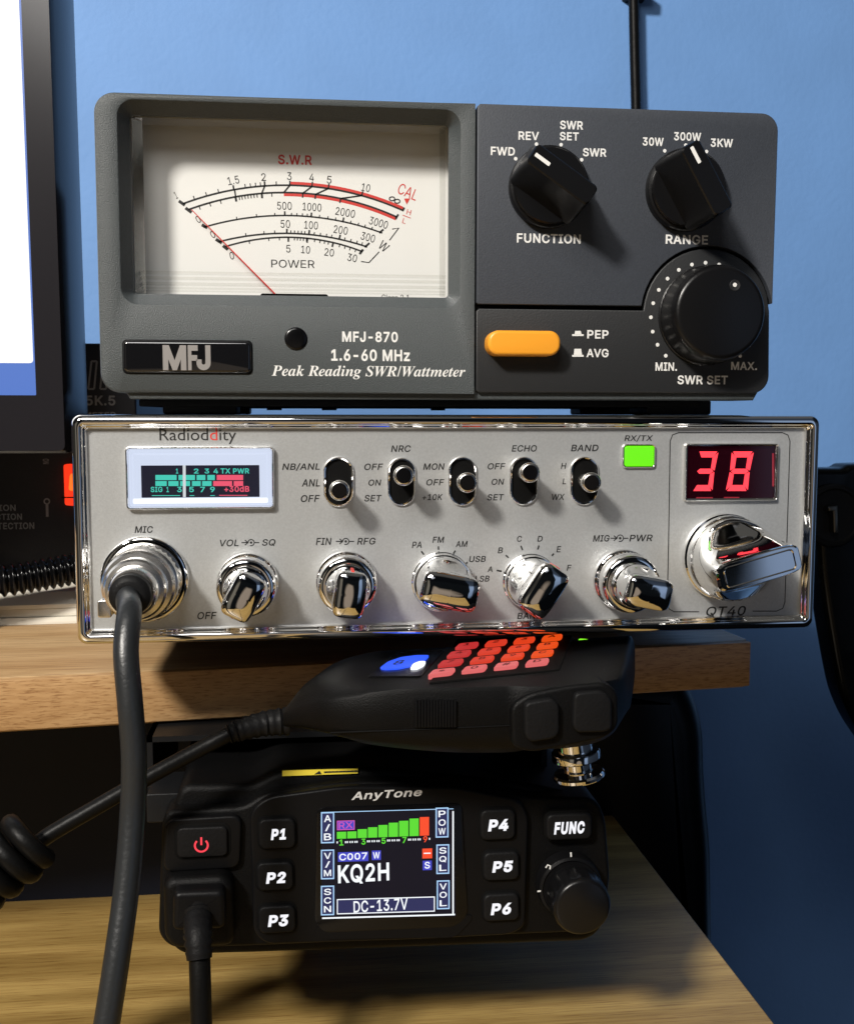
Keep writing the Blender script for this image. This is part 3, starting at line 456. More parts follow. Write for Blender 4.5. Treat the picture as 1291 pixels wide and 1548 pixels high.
m = MB(); box(m, -560, 129, DKZ, -40, 141, SHZ-TH-.3)  # added near-black board standing in for the shade under the shelf
o = m.build('shade_panel', mat('navy_shade', (.006,.008,.016), .6, spec=.2), smooth=0); tag(o, 'added dark panel standing for the shade under the shelf behind the black mobile radio', 'panel')

# ================================================================== SWR METER (top instrument)
mt = thing('swr_meter', 'dark grey wattmeter with a white needle dial, standing on the silver radio', 'meter', (-4,20,35))
Y0 = 0.0
TL = P(140.2,137.7,Y0); BR = P(1163.6,597.5,Y0); TR = P(1176,171.4,Y0); BL = P(153,593,Y0)
X0, X1, Z0, Z1 = (TL[0]+BL[0])/2, (TR[0]+BR[0])/2, (BL[1]+BR[1])/2, (TL[1]+TR[1])/2
# window opening
def box_of(Z, x0, y0, x1, y1, Y):
    a = P(*Z(x0,(y0+y1)/2),Y)[0]; b = P(*Z(x1,(y0+y1)/2),Y)[0]; t = P(*Z((x0+x1)/2,y0),Y)[1]; u = P(*Z((x0+x1)/2,y1),Y)[1]
    return a, u, b, t
wo = box_of(ZA, 106,78,1243,754, Y0)           # outer lip of the recess
wi = box_of(ZA, 152,134,1199,716, 5.0)         # inner opening
n8 = 8
m = MB(); out = rr(X0,Z0,X1,Z1,5,n8)
xs = P(719,380,0)[0]                            # seam between meter half and control half
ln = rr(X0,Z0,xs-.25,Z1,5,n8)
# the left face plate with its window hole: ring loft outer -> front -> recess
lf = [(x if x < xs-6 else xs-.25, z) for x, z in ln]
lf = []
for x, z in rr(X0,Z0,xs-.25,Z1,5,n8):
    lf.append((x,z))
def sq_right(p):                                 # right corners square (seam)
    q = []
    for k,(x,z) in enumerate(p):
        i = k//(n8+1)
        if i == 0: q.append((xs-.25, Z1 if k > 4 else Z1-(4-k)*.01))
        elif i == 3: q.append((xs-.25, Z0 if k % (n8+1) < 4 else Z0+(k%(n8+1)-4)*.01))
        else: q.append((x,z))
    return q
lo = sq_right(rr(X0,Z0,xs-.25,Z1,5,n8)); li = sq_right(rr(X0+1,Z0+1,xs-.25,Z1-1,4.2,n8)); lm = sq_right(rr(X0+.3,Z0+.3,xs-.25,Z1-.3,4.8,n8))
m.loft([at_y(lo,16), at_y(lo,1.0), at_y(lm,.3), at_y(li,0), at_y(rr(*wo,4.5,n8),0), at_y(rr(wo[0]+.3,wo[1]+.3,wo[2]-.3,wo[3]-.3,4.2,n8),.15),
        at_y(rr(*wi,1.2,n8),4.6), at_y(rr(wi[0],wi[1],wi[2],wi[3],1.2,n8),5.9), at_y(rr(wi[0]-4,wi[1]-4,wi[2]+4,wi[3]+4,1.2,n8),6.1), at_y(rr(wi[0]-6,wi[1]-6,wi[2]+6,wi[3]+6,1.2,n8),18.6)], cap0=False, cap1=False)
fp = m.build('front_bezel', GREY, mt, smooth=28)
# lower lip under the face
m = MB(); slab(m, [(X0+7,Z0-1.5),(X1-4,Z0-1.5),(X1-2,Z0+2),(X0+5,Z0+2)], 1.6, 17, .5)
m.build('lower_lip', GREY, mt)
m = MB(); slab(m, rr(X0+1.5,Z0-.4,X1-1.5,Z1-1.5,4), 18.7, 118, .5); m.build('case', STEEL, mt)
# rib strip and feet under the case
m = MB(); slab(m, rr(X0+8,Z0-3.4,X1-16,Z0-1.5,.5), 10, 110, .2); m.build('base_plate', VOID, mt)
for fx in ((P(246,600,14)[0], P(358,600,14)[0], 14, 30), (P(978,600,14)[0], P(1075,600,14)[0], 14, 30), (P(246,600,14)[0], P(358,600,14)[0], 88, 102), (P(978,600,14)[0], P(1075,600,14)[0], 88, 102)):
    m = MB(); slab(m, rr(fx[0], 29.75, fx[1], Z0-1.2, .8), fx[2], fx[3], .4); m.build('foot', RUBBER, mt)
for px in (415, 498, 662, 905):                   # screw posts seen in the gap
    a = P(px,620,40); m = MB(); lathe(m, a[0], 0, [(1,0)]) if False else None
    m.loft([circ3 for circ3 in ([(a[0]+2.2*math.cos(t*.5236), 40+2.2*math.sin(t*.5236), z) for t in range(12)] for z in (31.0, Z0-3.2))])
    m.build('screw_post', VOID, mt)
# dial
YD = 16.5
db = (wi[0]-5.6, wi[1]-5.6, wi[2]+5.6, wi[3]+5.6)
m = MB(); m.loft([[(db[0],YD,db[1]),(db[2],YD,db[1]),(db[2],YD,db[3]),(db[0],YD,db[3])],[(db[0],YD+1.2,db[1]),(db[2],YD+1.2,db[1]),(db[2],YD+1.2,db[3]),(db[0],YD+1.2,db[3])]])
dial = m.build('dial_plate', DIALW, mt, smooth=0)
def arcfit(pts, n=40):
    (x1,y1),(x2,y2),(x3,y3) = pts
    d = 2*(x1*(y2-y3)+x2*(y3-y1)+x3*(y1-y2))
    ux = ((x1*x1+y1*y1)*(y2-y3)+(x2*x2+y2*y2)*(y3-y1)+(x3*x3+y3*y3)*(y1-y2))/d
    uy = ((x1*x1+y1*y1)*(x3-x2)+(x2*x2+y2*y2)*(x1-x3)+(x3*x3+y3*y3)*(x2-x1))/d
    r = math.hypot(x1-ux, y1-uy); return ux, uy, r
class Arc:
    def __init__(s, a, b, c): s.x, s.y, s.r = arcfit((a,b,c))
    def y_at(s, x, d=0): return s.y-math.sqrt((s.r+d)**2-(x-s.x)**2)
    def run(s, x0, x1, d=0, n=44): return [(x0+(x1-x0)*k/n, s.y_at(x0+(x1-x0)*k/n, d)) for k in range(n+1)]
    def tick(s, x, h):                            # radial tick of height h (zoom px), + outward
        y = s.y_at(x); dx, dy = (x-s.x)/s.r, (y-s.y)/s.r; return [(x,y),(x+dx*h,y+dy*h)]
m = MB(); YT = YD-.06; K = 1/2.188/5.5            # zoom px -> mm (approx)
def ln(pts, wpx, Z=ZA, Y=YT): strip(m, PL(Z,pts,Y), wpx*K*1.22, Y)
L1 = Arc((325,410),(675,350),(1045,432)); L2 = Arc((342,430),(660,374),(1030,456)); L3 = Arc((390,489),(660,450),(980,508))
L4 = Arc((440,537),(660,509),(930,554)); L5 = Arc((462,553),(670,522),(915,570))
m.mi = 1
strip(m, PL(ZA, L1.run(675,1048,6), YT+.03), 11*K, YT+.03); strip(m, PL(ZA, L2.run(655,1026,-7), YT+.03), 10*K, YT+.03)
m.mi = 0
ln(L1.run(322,1047), 4.6); ln(L2.run(340,1030), 4.6); ln(L3.run(390,980), 4); ln(L4.run(440,930), 4.2); ln(L5.run(462,915), 4.2)
for x in (360,400,440,528,545,562,578,630): ln(L1.tick(x,13),2.6)
for x in (490,592): ln(L1.tick(x,15),4.5)
for x in (675,748,802,912): ln(L1.tick(x,15),4)
for x in (375,410,445,507,516,526,536,546,556,566,615): ln(L2.tick(x,-13),2.6)
for x in (495,582): ln(L2.tick(x,-16),5.5)
for x in (718,760,843): ln(L2.tick(x,-15),4)
for a, b in ((492,496),(592,582),(675,655),(748,718),(802,760),(912,843)): ln([(a,L1.y_at(a)),(b,L2.y_at(b))],4)
ln([(308,402),(328,416)],8); ln([(330,425),(350,440)],8); ln([(384,481),(402,491)],8); ln([(430,529),(450,541)],8); ln([(454,550),(470,563)],8)
ln([(1047,436),(1053,424)],5); ln([(1024,462),(1033,446)],5)
for x in (500,565,625,680,698,716,732,772,800,825,875,900,922,945): ln(L3.tick(x,9),2.6)
for x in (658,745,850): ln(L3.tick(x,14),4.4)
ln([(970,508),(984,496)],5); ln([(922,555),(938,541)],5); ln([(905,578),(917,562)],6)
for x in (530,590,625,678,690,702,713,724,755,775,795,812,855,875,895,912): ln(L4.tick(x,10),2.6)
for x in (665,738,838): ln(L4.tick(x,15),4.6)
for x in (540,605,640,690,700,710,720,730,757,775,790,803,840,858,875,893): ln(L5.tick(x,-10),2.6)
for x in (670,733,818): ln(L5.tick(x,-15),4.6)
ln([(1013,495),(1035,491),(1004,532)],2.6); ln([(970,570),(936,606),(910,602)],2.6)
def tdial(body, cx, cy, wd, ht, rot=0, mi=0, **kw):
    c = P(*ZA(cx,cy),YT); m.mi = mi; k = (P(*ZA(cx+50,cy),YT)[0]-P(*ZA(cx-50,cy),YT)[0])/100
    text(m, body, c[0], c[1], wd*k, ht*k, YT, rot=math.radians(rot), **kw)
for b, x, y, wd, ht, r in (('1',298,383,7,24,25),('1.5',488,334,38,26,12),('2',588,323,15,25,4),('3',673,320,15,25,0),('4',747,324,15,25,-3),('5',805,332,15,25,-6),
    ('10',926,358,28,25,-10),('500',657,418,48,26,0),('1000',748,422,62,26,-3),('2000',858,440,64,26,-9),('3000',968,474,62,26,-15),('50',660,478,31,26,0),
    ('100',745,482,45,26,-3),('200',843,498,46,26,-8),('300',933,522,46,26,-14),('0',372,463,13,24,30),('0',420,513,13,24,28),('0',483,583,13,25,12),
    ('5',670,560,14,25,0),('10',727,563,29,25,-3),('20',805,572,31,25,-6),('30',881,590,31,25,-10),('W',985,552,30,30,-38)):
    tdial(b, x, y, wd, ht, r)
for k in (-1,1):
    ln([(1021+k*8.5+8.5*math.cos(a*.35)*1.05, 399+k*4+6.5*math.sin(a*.35)) for a in range(19)],3)
tdial('POWER',685,610,143,26,0)
tdial('S.W.R',692,266,112,32,0,1,st='b'); tdial('CAL',1065,372,66,36,-22,1); tdial('H',1068,439,14,17,-15,1); tdial('L',1053,468,11,17,-15,1)
m.mi = 1; ln([(1048,449),(1074,459)],2)
c = [P(*ZA(*q),YT) for q in ((1052,394),(1072,394),(1061,414))]; m.sheet(at_y(c,YT)); m.mi = 0
tdial('Class 2.1',1024,722,92,20,0)
m.build('scale_markings', [BLACKINK, REDINK], dial, smooth=0, normals=False)
# the movement's black yoke just below the visible dial and the needle
m = MB()
yk = P(*ZA(690,712),YD-4); slab(m, rr(yk[0]-9,yk[1]-4,yk[0]+9,yk[1]+.25,.6), YD-4, YD-.2, .3); m.build('needle_pivot', VOID, mt)
m = MB(); na, nb = P3(*ZA(350,431),YD-2.0), P3(*ZA(632,716),YD-2.0); tube(m, [na+(nb-na)*k/6 for k in range(7)], lambda u: .12+.10*u, 8)
m.build('needle', mat('red_needle', (.75,.05,.04), .4), mt)
# clear cover with moulded ridges along its lower edge
m = MB(); cov = (wi[0]+.15, wi[1]+.15, wi[2]-.15, wi[3]-.15)
m.sheet(at_y(rr(*cov,1.2), 5.6))
gl = m.build('dial_window', CLEAR, mt, smooth=0)
m = MB()
RID = thin_glass('moulded_ridge', (.90,.90,.885), 1.5, .15)
for k, yy in enumerate((632,640,650,657,668,676,684,694)):
    a = P(*ZA(172,yy),7.5); b = P(*ZA(1188,yy+3),7.5); hgt = (.55,.25,.6,.3,.7,.3,.6,.4)[k]
    m.sheet([(cov[0]+.2,7.5+.12*k,a[1]),(cov[2]-.2,7.5+.12*k,a[1]),(cov[2]-.2,7.7+.12*k,a[1]-hgt),(cov[0]+.2,7.7+.12*k,a[1]-hgt)])
m.build('window_ridge', RID, gl, smooth=0)
m = MB()                                          # clear side walls of the cover
for dx0, dx1 in ((.3,2.6),(wi[2]-wi[0]-2.2,wi[2]-wi[0]-.3)):
    m.sheet([(wi[0]+dx0,6.2,wi[1]+.5),(wi[0]+dx1,9,wi[1]+.5),(wi[0]+dx1,9,wi[3]-.5),(wi[0]+dx0,6.2,wi[3]-.5)])
m.sheet([(wi[0]+.3,6.2,wi[3]-.3),(wi[2]-.3,6.2,wi[3]-.3),(wi[2]-.6,12,wi[3]-.6),(wi[0]+.6,12,wi[3]-.6)])
m.build('window_ridge', RID, gl, smooth=0)
# badge
bb = box_of(ZA, 125,865,549,972, 0); m = MB()
slab(m, rr(bb[0]-.25,bb[1]-.25,bb[2]+.25,bb[3]+.25,1.2), -.15, .5, .1); badge = m.build('badge', BLK, mt)
m = MB(); slab(m, rr(*bb,1.4), -1.1, -.1, .9, 6); m.build('badge_dome', mat('badge_gloss',(.006,.006,.007),.06,coat=1), badge)
m = MB()
for b, x0, x1 in (('M',255,333),('F',338,371),('J',366,413)): textpx(m, ZA, b, x0,879,x1,962, -1.18, st='b', off=.016)
m.build('logo', mat('logo_foil', (.62,.59,.57), .30, metal=.72), badge, smooth=0, normals=False)
m = MB()
for k in range(6):
    z = bb[1]+2.6+k*.72
c = P(*ZA(695,858),0); rad = 34*K
m = MB(); lathe(m, c[0], c[1], [(rad+.1,.3),(rad+.1,-.2),(rad*.95,-.42),(rad*.8,-.5),(rad*.5,-.55),(rad*.1,-.57)]); m.build('hole_plug', BLKG, mt)
# printed text on the bezel
m = MB()
textpx(m, ZA, 'MFJ-870', 848,834,1032,869, -.05, st='b', off=.004); textpx(m, ZA, '1.6-60 MHz', 812,893,1072,932, -.05, st='b', off=.004)
textpx(m, ZA, 'Peak Reading SWR/Wattmeter', 618,947,1258,992, -.05, st='s', off=.006)
m.build('lettering', WHITEINK, fp, smooth=0, normals=False)
# control half: upper slate panel and lower black panel, with a groove between them
kc = P(*ZB(952,870),0); kr = P(*ZB(1200,870),0)[0]-kc[0]
zg = P(*ZB(400,838),0)[1]; gap = .55
def arcpts(r, z, n=22):                           # from left to right over the bump, joining the horizontal at z
    a0 = math.pi-math.asin((z-kc[1])/r); a1 = math.asin((z-kc[1])/r)
    return [(kc[0]+r*math.cos(a0+(a1-a0)*k/n), kc[1]+r*math.sin(a0+(a1-a0)*k/n)) for k in range(n+1)]
xr = X1-.2
def corner(cx, cz, r, a0, a1, n=7): return [(cx+r*math.cos(math.radians(a0+(a1-a0)*k/n)), cz+r*math.sin(math.radians(a0+(a1-a0)*k/n))) for k in range(n+1)]
Ru = kr+gap
ua = [p for p in arcpts(Ru, zg+gap) if p[0] < xr-.3]
upper = [(xs+.25, zg+gap+.4)] + [(xs+.65, zg+gap)] + ua + [(xr, max(zg+gap, kc[1]+math.sqrt(max(0,Ru**2-(xr-kc[0])**2))))] + corner(X1-4.6,Z1-4.6,4.6,0,90) + [(xs+1.0,Z1),(xs+.25,Z1-.7)]
m = MB(); slab(m, upper, -.25, 16, .3, 3); up = m.build('control_panel', SLATE, mt)
la = [p for p in arcpts(kr-gap*.3, zg-gap) if p[0] < xr-.9]
lower = [(xs+.25,Z0+1.0)] + [(xs+1.0,Z0+.4)] + corner(X1-5,Z0+5,4.6,270,360) + [(xr-.6, zg-gap)] + la[::-1] + [(xs+1.0,zg-gap),(xs+.25,zg-gap-.7)]
m = MB(); slab(m, lower, .15, 16, .35, 3); lp = m.build('switch_panel', BLKPANEL, mt)
m = MB(); slab(m, rr(xs+.1,Z0+.5,X1-.6,Z1-.6,4.5), 1.6, 18, 0); m.build('panel_backing', VOID, mt)
m = MB(); m_r = MB(); yt = -.30
for b, q in (('FWD',(108,212,202,245)),('REV',(216,152,296,185)),('SWR',(378,110,468,144)),('SET',(377,154,451,187)),('SWR',(467,217,559,250)),('FUNCTION',(210,551,459,588)),
             ('30W',(700,175,782,208)),('300W',(822,155,928,188)),('3KW',(965,180,1052,213)),('RANGE',(790,555,955,592))):
    textpx(m if q[0] < 600 else m_r, ZB, b, *q, yt, st='b')
for x, y in ((205,258),(286,201),(382,203),(462,262),(786,227),(868,205),(949,230)):
    c = P(*ZB(x,y),yt); (m if x < 600 else m_r).sheet(at_y(circ(*c,.47,16),yt))
m.build('lettering', WHITEINK, up, smooth=0, normals=False); m_r.build('lettering', WHITEINK, up, smooth=0, normals=False)
m = MB(); m_r = MB(); yt = .10
for b, q in (('PEP',(484,927,567,960)),('AVG',(481,1000,567,1033)),('MIN.',(750,1053,834,1086)),('MAX.',(1045,1051,1146,1083)),('SWR SET',(836,1104,1032,1139))):
    textpx(m if q[0] < 600 else m_r, ZB, b, *q, yt, st='b')
for x, y in ((790,1027),(758,984),(739,933),(732,877),(741,822),(763,770),(797,726),(841,692),(892,671),(945,664),(998,671),(1142,938),(1115,987),(1080,1028)):
    c = P(*ZB(x,y),yt); m_r.sheet(at_y(circ(*c,.5,16),yt))
for pts in (((425,950),(425,943),(470,943),(470,950)),((434,943.5),(437,930),(458,930),(462,943.5)),((425,1031),(425,1024),(470,1024),(470,1031)),((431,1024.5),(434,1000),(460,1000),(464,1024.5))):
    m.sheet(at_y(PL(ZB,pts,yt),yt))
m.build('lettering', WHITEINK, lp, smooth=0, normals=False); m_r.build('lettering', WHITEINK, lp, smooth=0, normals=False)
def bar_knob(parent, c, r, yb, hd, hb, bw0, bw1, ang, mt_, line=None, name='rotary_knob', rim=True, tilt=1.0):
    """round skirt with a raised bar across it; ang = direction of the pointing end, degrees; front towards -y"""
    m = MB(); lathe(m, c[0], c[1], [(r,yb),(r,yb-hd*.55),(r*.985,yb-hd*.62),(r*.93,yb-hd*.66),(r*.93,yb-hd*.9),(r*.90,yb-hd),(r*.5,yb-hd)])
    k = m.build(name, mt_, parent, smooth=30)
    ca, sa = math.cos(math.radians(ang)), math.sin(math.radians(ang))
    def loc(u, v): return c[0]+u*ca-v*sa, c[1]+u*sa+v*ca
    m = MB(); rings = []
    for t, ln_, wd in ((0,.93,bw0),(.45,.92,bw0*.34+bw1*.66),(.88,.90,bw1*1.04),(.97,.885,bw1*.98),(1,.86,bw1*.86)):
        L_ = r*ln_; o = rr(-L_,-wd/2,L_,wd/2,min(wd*.30,1.6) if t < .9 else min(wd*.25,1.2),5)
        y = yb-hd*.9-(hb-hd*.9)*t
        rings.append([(loc(u,v)[0], y, loc(u,v)[1]) for u, v in o])
    m.loft(rings); m.build('grip_bar', mt_, k, smooth=32)
    if line:
        m = MB(); y = yb-hb-.04; a, b, wd = line; m.sheet([(*loc(u,v),) for u, v in ()]) if False else None
        o = rr(r*a,-wd/2,r*b,wd/2,.2,3); m.sheet([(loc(u,v)[0],y,loc(u,v)[1]) for u, v in o])
        m.build('pointer_line', WHITEINK, k, smooth=0)
    return k
def grip(parent, c, ang, r, y0, y1, wid, mt_, rim=False, length=1.0, name='grip_bar'):
    """round at the base, pinched to a bar at the front: hollow flanks and a softly domed face"""
    ca, sa = math.cos(math.radians(ang)), math.sin(math.radians(ang)); m = MB(); rings = []; n = 72
    steps = [(0,1,1,2,1),(.12,1,.99,2,1),(.24,1,.90,2.2,1),(.38,length,.66,2.6,1),(.55,length,.66*.45+wid*.55,3.2,1),(.75,length,wid*1.06,4.2,1),(.92,length,wid,5,1)]
    steps += [(.965,length,wid,5,.965),(1.0,length,wid,5,.86)] if rim else [(.95,length,wid,4.6,.97),(.985,length,wid,4.4,.86),(1.012,length,wid,4,.68),(1.028,length,wid,3.6,.46),(1.036,length,wid,3,.22),(1.038,length,wid,2.5,.08)]
    for t, l_, w_, e_, sc_2 in steps:
        ring = []
        for k in range(n):
            a = 2*math.pi*k/n; cc, ss = math.cos(a), math.sin(a)
            u = r*l_*math.copysign(abs(cc)**(2/e_), cc); v = r*w_*math.copysign(abs(ss)**(2/e_), ss)
            if sc_2 != 1: u -= math.copysign(min(abs(u), r*w_*(1-sc_2)), u); v *= sc_2
            ring.append((c[0]+u*ca-v*sa, y0+(y1-y0)*t, c[1]+u*sa+v*ca))
        rings.append(ring)
    m.loft(rings); return m.build(name, mt_, parent, smooth=26 if rim else 48)
def base_mm(Z, x, y, rx, Y):
    c = P(*Z(x,y),Y); return c, P(*Z(x+rx,y),Y)[0]-c[0]
c, r = base_mm(ZB, 330,373,153,-.3); k1 = bar_knob(mt, c, r, -.3, 4.2, 16.5, 11.5, 5.6, 180-34, KNOBB, (.38,.80,.95))
k1['label'] = 'black FUNCTION knob pointing towards FWD'
c, r = base_mm(ZB, 862,384,151,-.3); k2 = bar_knob(mt, c, r, -.3, 4.2, 16.5, 11.5, 5.6, 180-60, KNOBB, (.38,.80,.95))
k2['label'] = 'black RANGE knob pointing between 30W and 300W'
# big ridged knob
c, r = base_mm(ZB, 946,872,184,.1); m = MB(); n = 120; rings = []
for rr_, y, rd in ((r,.1,0),(r,-.8,0),(r*.985,-1.0,1),(r*.955,-7.8,1),(r*.945,-8.3,0),(r*.92,-9.6,0),(r*.88,-10.3,0),(r*.82,-10.5,0)):
    rings.append([(c[0]+(rr_-(.16 if rd and k%2 else 0))*math.cos(2*math.pi*k/n), y, c[1]+(rr_-(.16 if rd and k%2 else 0))*math.sin(2*math.pi*k/n)) for k in range(n)])
m.loft(rings); kb = m.build('adjust_knob', KNOBB, mt, smooth=40); kb['label'] = 'large ridged black SWR SET knob'
d = P(*ZB(1060,752),-10.5); m = MB(); lathe(m, d[0], d[1], [(1.5,-10.45),(1.35,-10.62),(1.1,-10.56),(.6,-10.5)], 20); m.build('index_dimple', BLKPANEL, kb)
m = MB(); m.sheet(at_y(circ(d[0]-.1,d[1]+.1,.55,16),-10.66)); m.build('index_dot', WHITEINK, kb, smooth=0)
# orange push switch
ob = box_of(ZB, 98,928,381,1026, -5.5); m = MB(); slab(m, rr(*ob,(ob[3]-ob[1])/2-.35,10), -5.6, 2, .9, 5); m.build('push_button', ORANGE, mt)

# ================================================================== SILVER RADIO
cb = thing('silver_radio', 'silver faced radio in chrome bezel showing a red number 38', 'radio', (0,60,-38))
hx, hz = 100.0, 29.75
YF = 2.6
m = MB()
def R_(d, r): return rr(-hx+d,-hz+d,hx-d,hz-d,r,n8)
m.loft([at_y(R_(1.2,2),14), at_y(R_(.15,2.6),12), at_y(R_(0,2.6),2.2), at_y(R_(.12,2.6),1.2), at_y(R_(.5,2.4),.5), at_y(R_(1.1,2.1),.1), at_y(R_(2.0,1.6),-.05), at_y(R_(2.5,1.3),.15), at_y(R_(2.8,1.1),.8),
        at_y(R_(3.0,1.0),1.1), at_y(R_(3.25,.9),1.2), at_y(R_(3.7,.7),2.2), at_y(R_(3.8,.7),YF+.3)], cap0=False, cap1=False)
m.build('bezel', CHROME, cb, smooth=50)
m = MB(); slab(m, R_(3.6,.6), YF, 14, 0); face = m.build('face_panel', SILVER, cb, smooth=0)
m = MB(); slab(m, R_(1.5,1.5), 13, 190, .5); m.build('chassis', STEEL, cb)
for x, y in ((-75,118),(75,118),(-75,172),(75,172)):
    m = MB(); m.loft([[(x+8*math.cos(t*.3), y+8*math.sin(t*.3), z) for t in range(21)] for z in (SHZ, -hz+1.3)]); m.build('foot', RUBBER, cb)
YT = YF-.06
# lettering
m = MB(); IT = dict(st=None, shear=.17, off=.013)
textpx(m, ZC, 'Radioddity', 398,108,723,172, YT, mats=[0]*6+[1]+[0]*3, st='h'); m.mi = 0
for b, q in (('MIC',(292,520,370,549)),('VOL',(653,577,733,606)),('SQ',(832,575,889,605)),('OFF',(558,884,640,915)),('FIN',(1060,570,1127,600)),
             ('NB/ANL',(917,253,1077,285)),('ANL',(1000,321,1077,352)),('OFF',(996,388,1077,418))): textpx(m, ZC, b, *q, YT, **IT)
for b, q in (('RFG',(0,558,90,592)),('NRC',(165,107,262,140)),('ECHO',(753,106,876,138)),('BAND',(1042,104,1176,136)),('OFF',(35,196,127,228)),('ON',(55,274,118,304)),('SET',(35,349,120,381)),
             ('MON',(322,195,427,227)),('OFF',(337,272,425,303)),('+10K',(318,345,418,375)),('OFF',(636,194,723,225)),('ON',(655,270,717,300)),('SET',(634,345,716,376)),
             ('H',(993,193,1020,222)),('L',(1000,269,1018,297)),('WX',(949,344,1012,374)),('PA',(267,577,315,608)),('FM',(367,553,425,583)),('AM',(480,574,539,603)),('USB',(546,647,627,677)),
             ('LSB',(574,743,645,773)),('A',(635,698,660,725)),('B',(685,605,711,634)),('C',(779,549,803,578)),('D',(878,549,904,577)),('E',(971,599,994,629)),('F',(1021,690,1045,719)),
             ('BAND',(780,923,903,954)),('MIG',(1149,545,1230,577))): textpx(m, ZD, b, *q, YT, **IT)
textpx(m, ZE, 'PWR', 272,564,378,594, YT, **IT); textpx(m, ZE, 'RX/TX', 250,113,380,143, YT, **IT); textpx(m, ZE, 'QT40', 620,888,800,934, YT, shear=.2, off=.012)
for a, b in (((313,624),(326,641)),((396,600),(397,617)),((479,621),(469,635)),((538,677),(531,684)),((680,717),(705,722)),((724,643),(738,656)),((798,597),(806,619)),((886,596),(880,616)),((959,635),(949,646))):
    strip(m, PL(ZD,(a,b),YT), .42, YT)
def conc(Z, xa, xb, y, k):                         # the little "outer ring / inner shaft" symbol
    xm = (xa+xb)/2+2*k; r = 8.5*k
    strip(m, PL(Z,((xa,y),(xm-9*k,y)),YT), .26, YT); strip(m, PL(Z,((xm+r,y),(xb,y)),YT), .26, YT)
    strip(m, PL(Z,((xm-17*k,y-7*k),(xm-8.5*k,y)),YT), .26, YT); strip(m, PL(Z,((xm-17*k,y+7*k),(xm-8.5*k,y)),YT), .26, YT)
    cpt = P(*Z(xm,y),YT); rr0 = P(*Z(xm+r,y),YT)[0]-cpt[0]
    ring = [(cpt[0]+rr0*math.cos(a*math.pi/12-2.0), cpt[1]+rr0*math.sin(a*math.pi/12-2.0)) for a in range(0,21)]
    strip(m, ring, .26, YT); m.sheet(at_y(circ(*cpt,rr0*.4,12),YT))
conc(ZC,745,820,590,1.55); conc(ZC,1145,1222,585,1.55); conc(ZE,187,268,580,1.7)
box_l = [(585,913),(480,913)] ; bp = [(588,913),(475,913),(452,900),(444,868),(450,600),(457,140),(468,112),(495,102),(965,102),(990,113),(999,140),(986,560),(976,870),(966,898),(938,910),(830,910)]
strip(m, PL(ZE, bp, YT), .26, YT)
m.build('lettering', [BLACKINK, REDINK], face, smooth=0, normals=False)
# chrome rims: rounded-rectangle rings
def rim(mb, b, r, wd, y0, y1, n=6):
    a, c_, d, e = b
    def g(k): return rr(a+k,c_+k,d-k,e-k,max(.15,r-k),n)
    mb.loft([at_y(g(0),y0), at_y(g(wd*.12),y1+.25*(y0-y1)), at_y(g(wd*.4),y1), at_y(g(wd*.7),y1+.1*(y0-y1)), at_y(g(wd),y0)], False, False); return mb
# signal meter
sb = box_of(ZC, 247,181,885,453, 0); m = MB(); rim(m, sb, 1.3, .95, YF+.1, YF-1.8); sm = m.build('signal_meter', CHROME, cb, smooth=50)
si = (sb[0]+.9, sb[1]+.9, sb[2]-.9, sb[3]-.9)
m = MB(); ib = box_of(ZC, 320,262,821,398, YF-.3); LITW = glow('meter_backlight', (.72,.80,1.0), .95)
LITW2 = glow('meter_backlight_bright', (.88,.92,1.0), 1.25)
def g2(k, y): return at_y(rr(si[0]+k,si[1]+k,si[2]-k,si[3]-k,.5), y)
m.loft([g2(0,YF-.3), g2(.5,YF-.75), g2(.9,YF-.75), g2(1.15,YF-.4), g2(1.5,YF-.5), at_y(rr(*ib,.2),YF-.25)], False, False)
m.build('light_guide', LITW, sm, smooth=0)
m = MB(); z0 = si[1]+.4; a = P(*ZC(400,442),YF-.8)
m.sheet(at_y(rr(si[0]+.9,si[1]+.75,si[2]-.9,ib[1]-.15,.4),YF-.82)); 
m.build('light_guide', LITW2, sm, smooth=0)
m = MB(); m.sheet(at_y(rr(*ib,.15),YF-.28)); m.build('scale_plate', mat('scale_black',(.008,.008,.016),.3,emit=(.05,.06,.16),es=.14), sm, smooth=0)
m = MB(); ys = YF-.32; TEAL = glow('teal_backlit', (.06,.62,.50), 1.0); PINK = glow('pink_backlit', (.90,.10,.18), 1.0)
def q(x0,y0,x1,y1): quadpx(m, ZC, x0,y0,x1,y1, ys)
for x0, x1 in ((380,470),(478,548),(555,592),(600,632)): q(x0,303,x1,325)
for x0, x1 in ((380,428),(435,478),(485,527),(535,572),(578,618)): q(x0,329,x1,350)
for b, x, wd in (('1',472,10),('2',553,20),('3',598,20),('4',636,20)): textpx(m, ZC, b, x-wd/2,276,x+wd/2,297, ys, st='b')
for b, x0, x1 in (('TX',656,698),('PWR',709,778)): textpx(m, ZC, b, x0,275,x1,297, ys, st='b')
for b, x0, x1 in (('SIG',360,410),('1',427,437),('3',472,492),('5',523,543),('7',570,590),('9',612,632)): textpx(m, ZC, b, x0,353,x1,376, ys, st='b')
for x0, x1 in ((365,485),(525,545),(612,632)): q(x0,389,x1,392)  # thin glowing strips painted as reflections below the scale
m.mi = 1
q(640,303,752,325); q(625,329,705,350); q(712,329,752,350); textpx(m, ZC, '+30dB', 672,350,778,375, ys, st='b'); q(650,388,770,391)  # the last strip is a painted reflection as well
m.build('scale_markings', [TEAL, PINK], sm, smooth=0, normals=False)
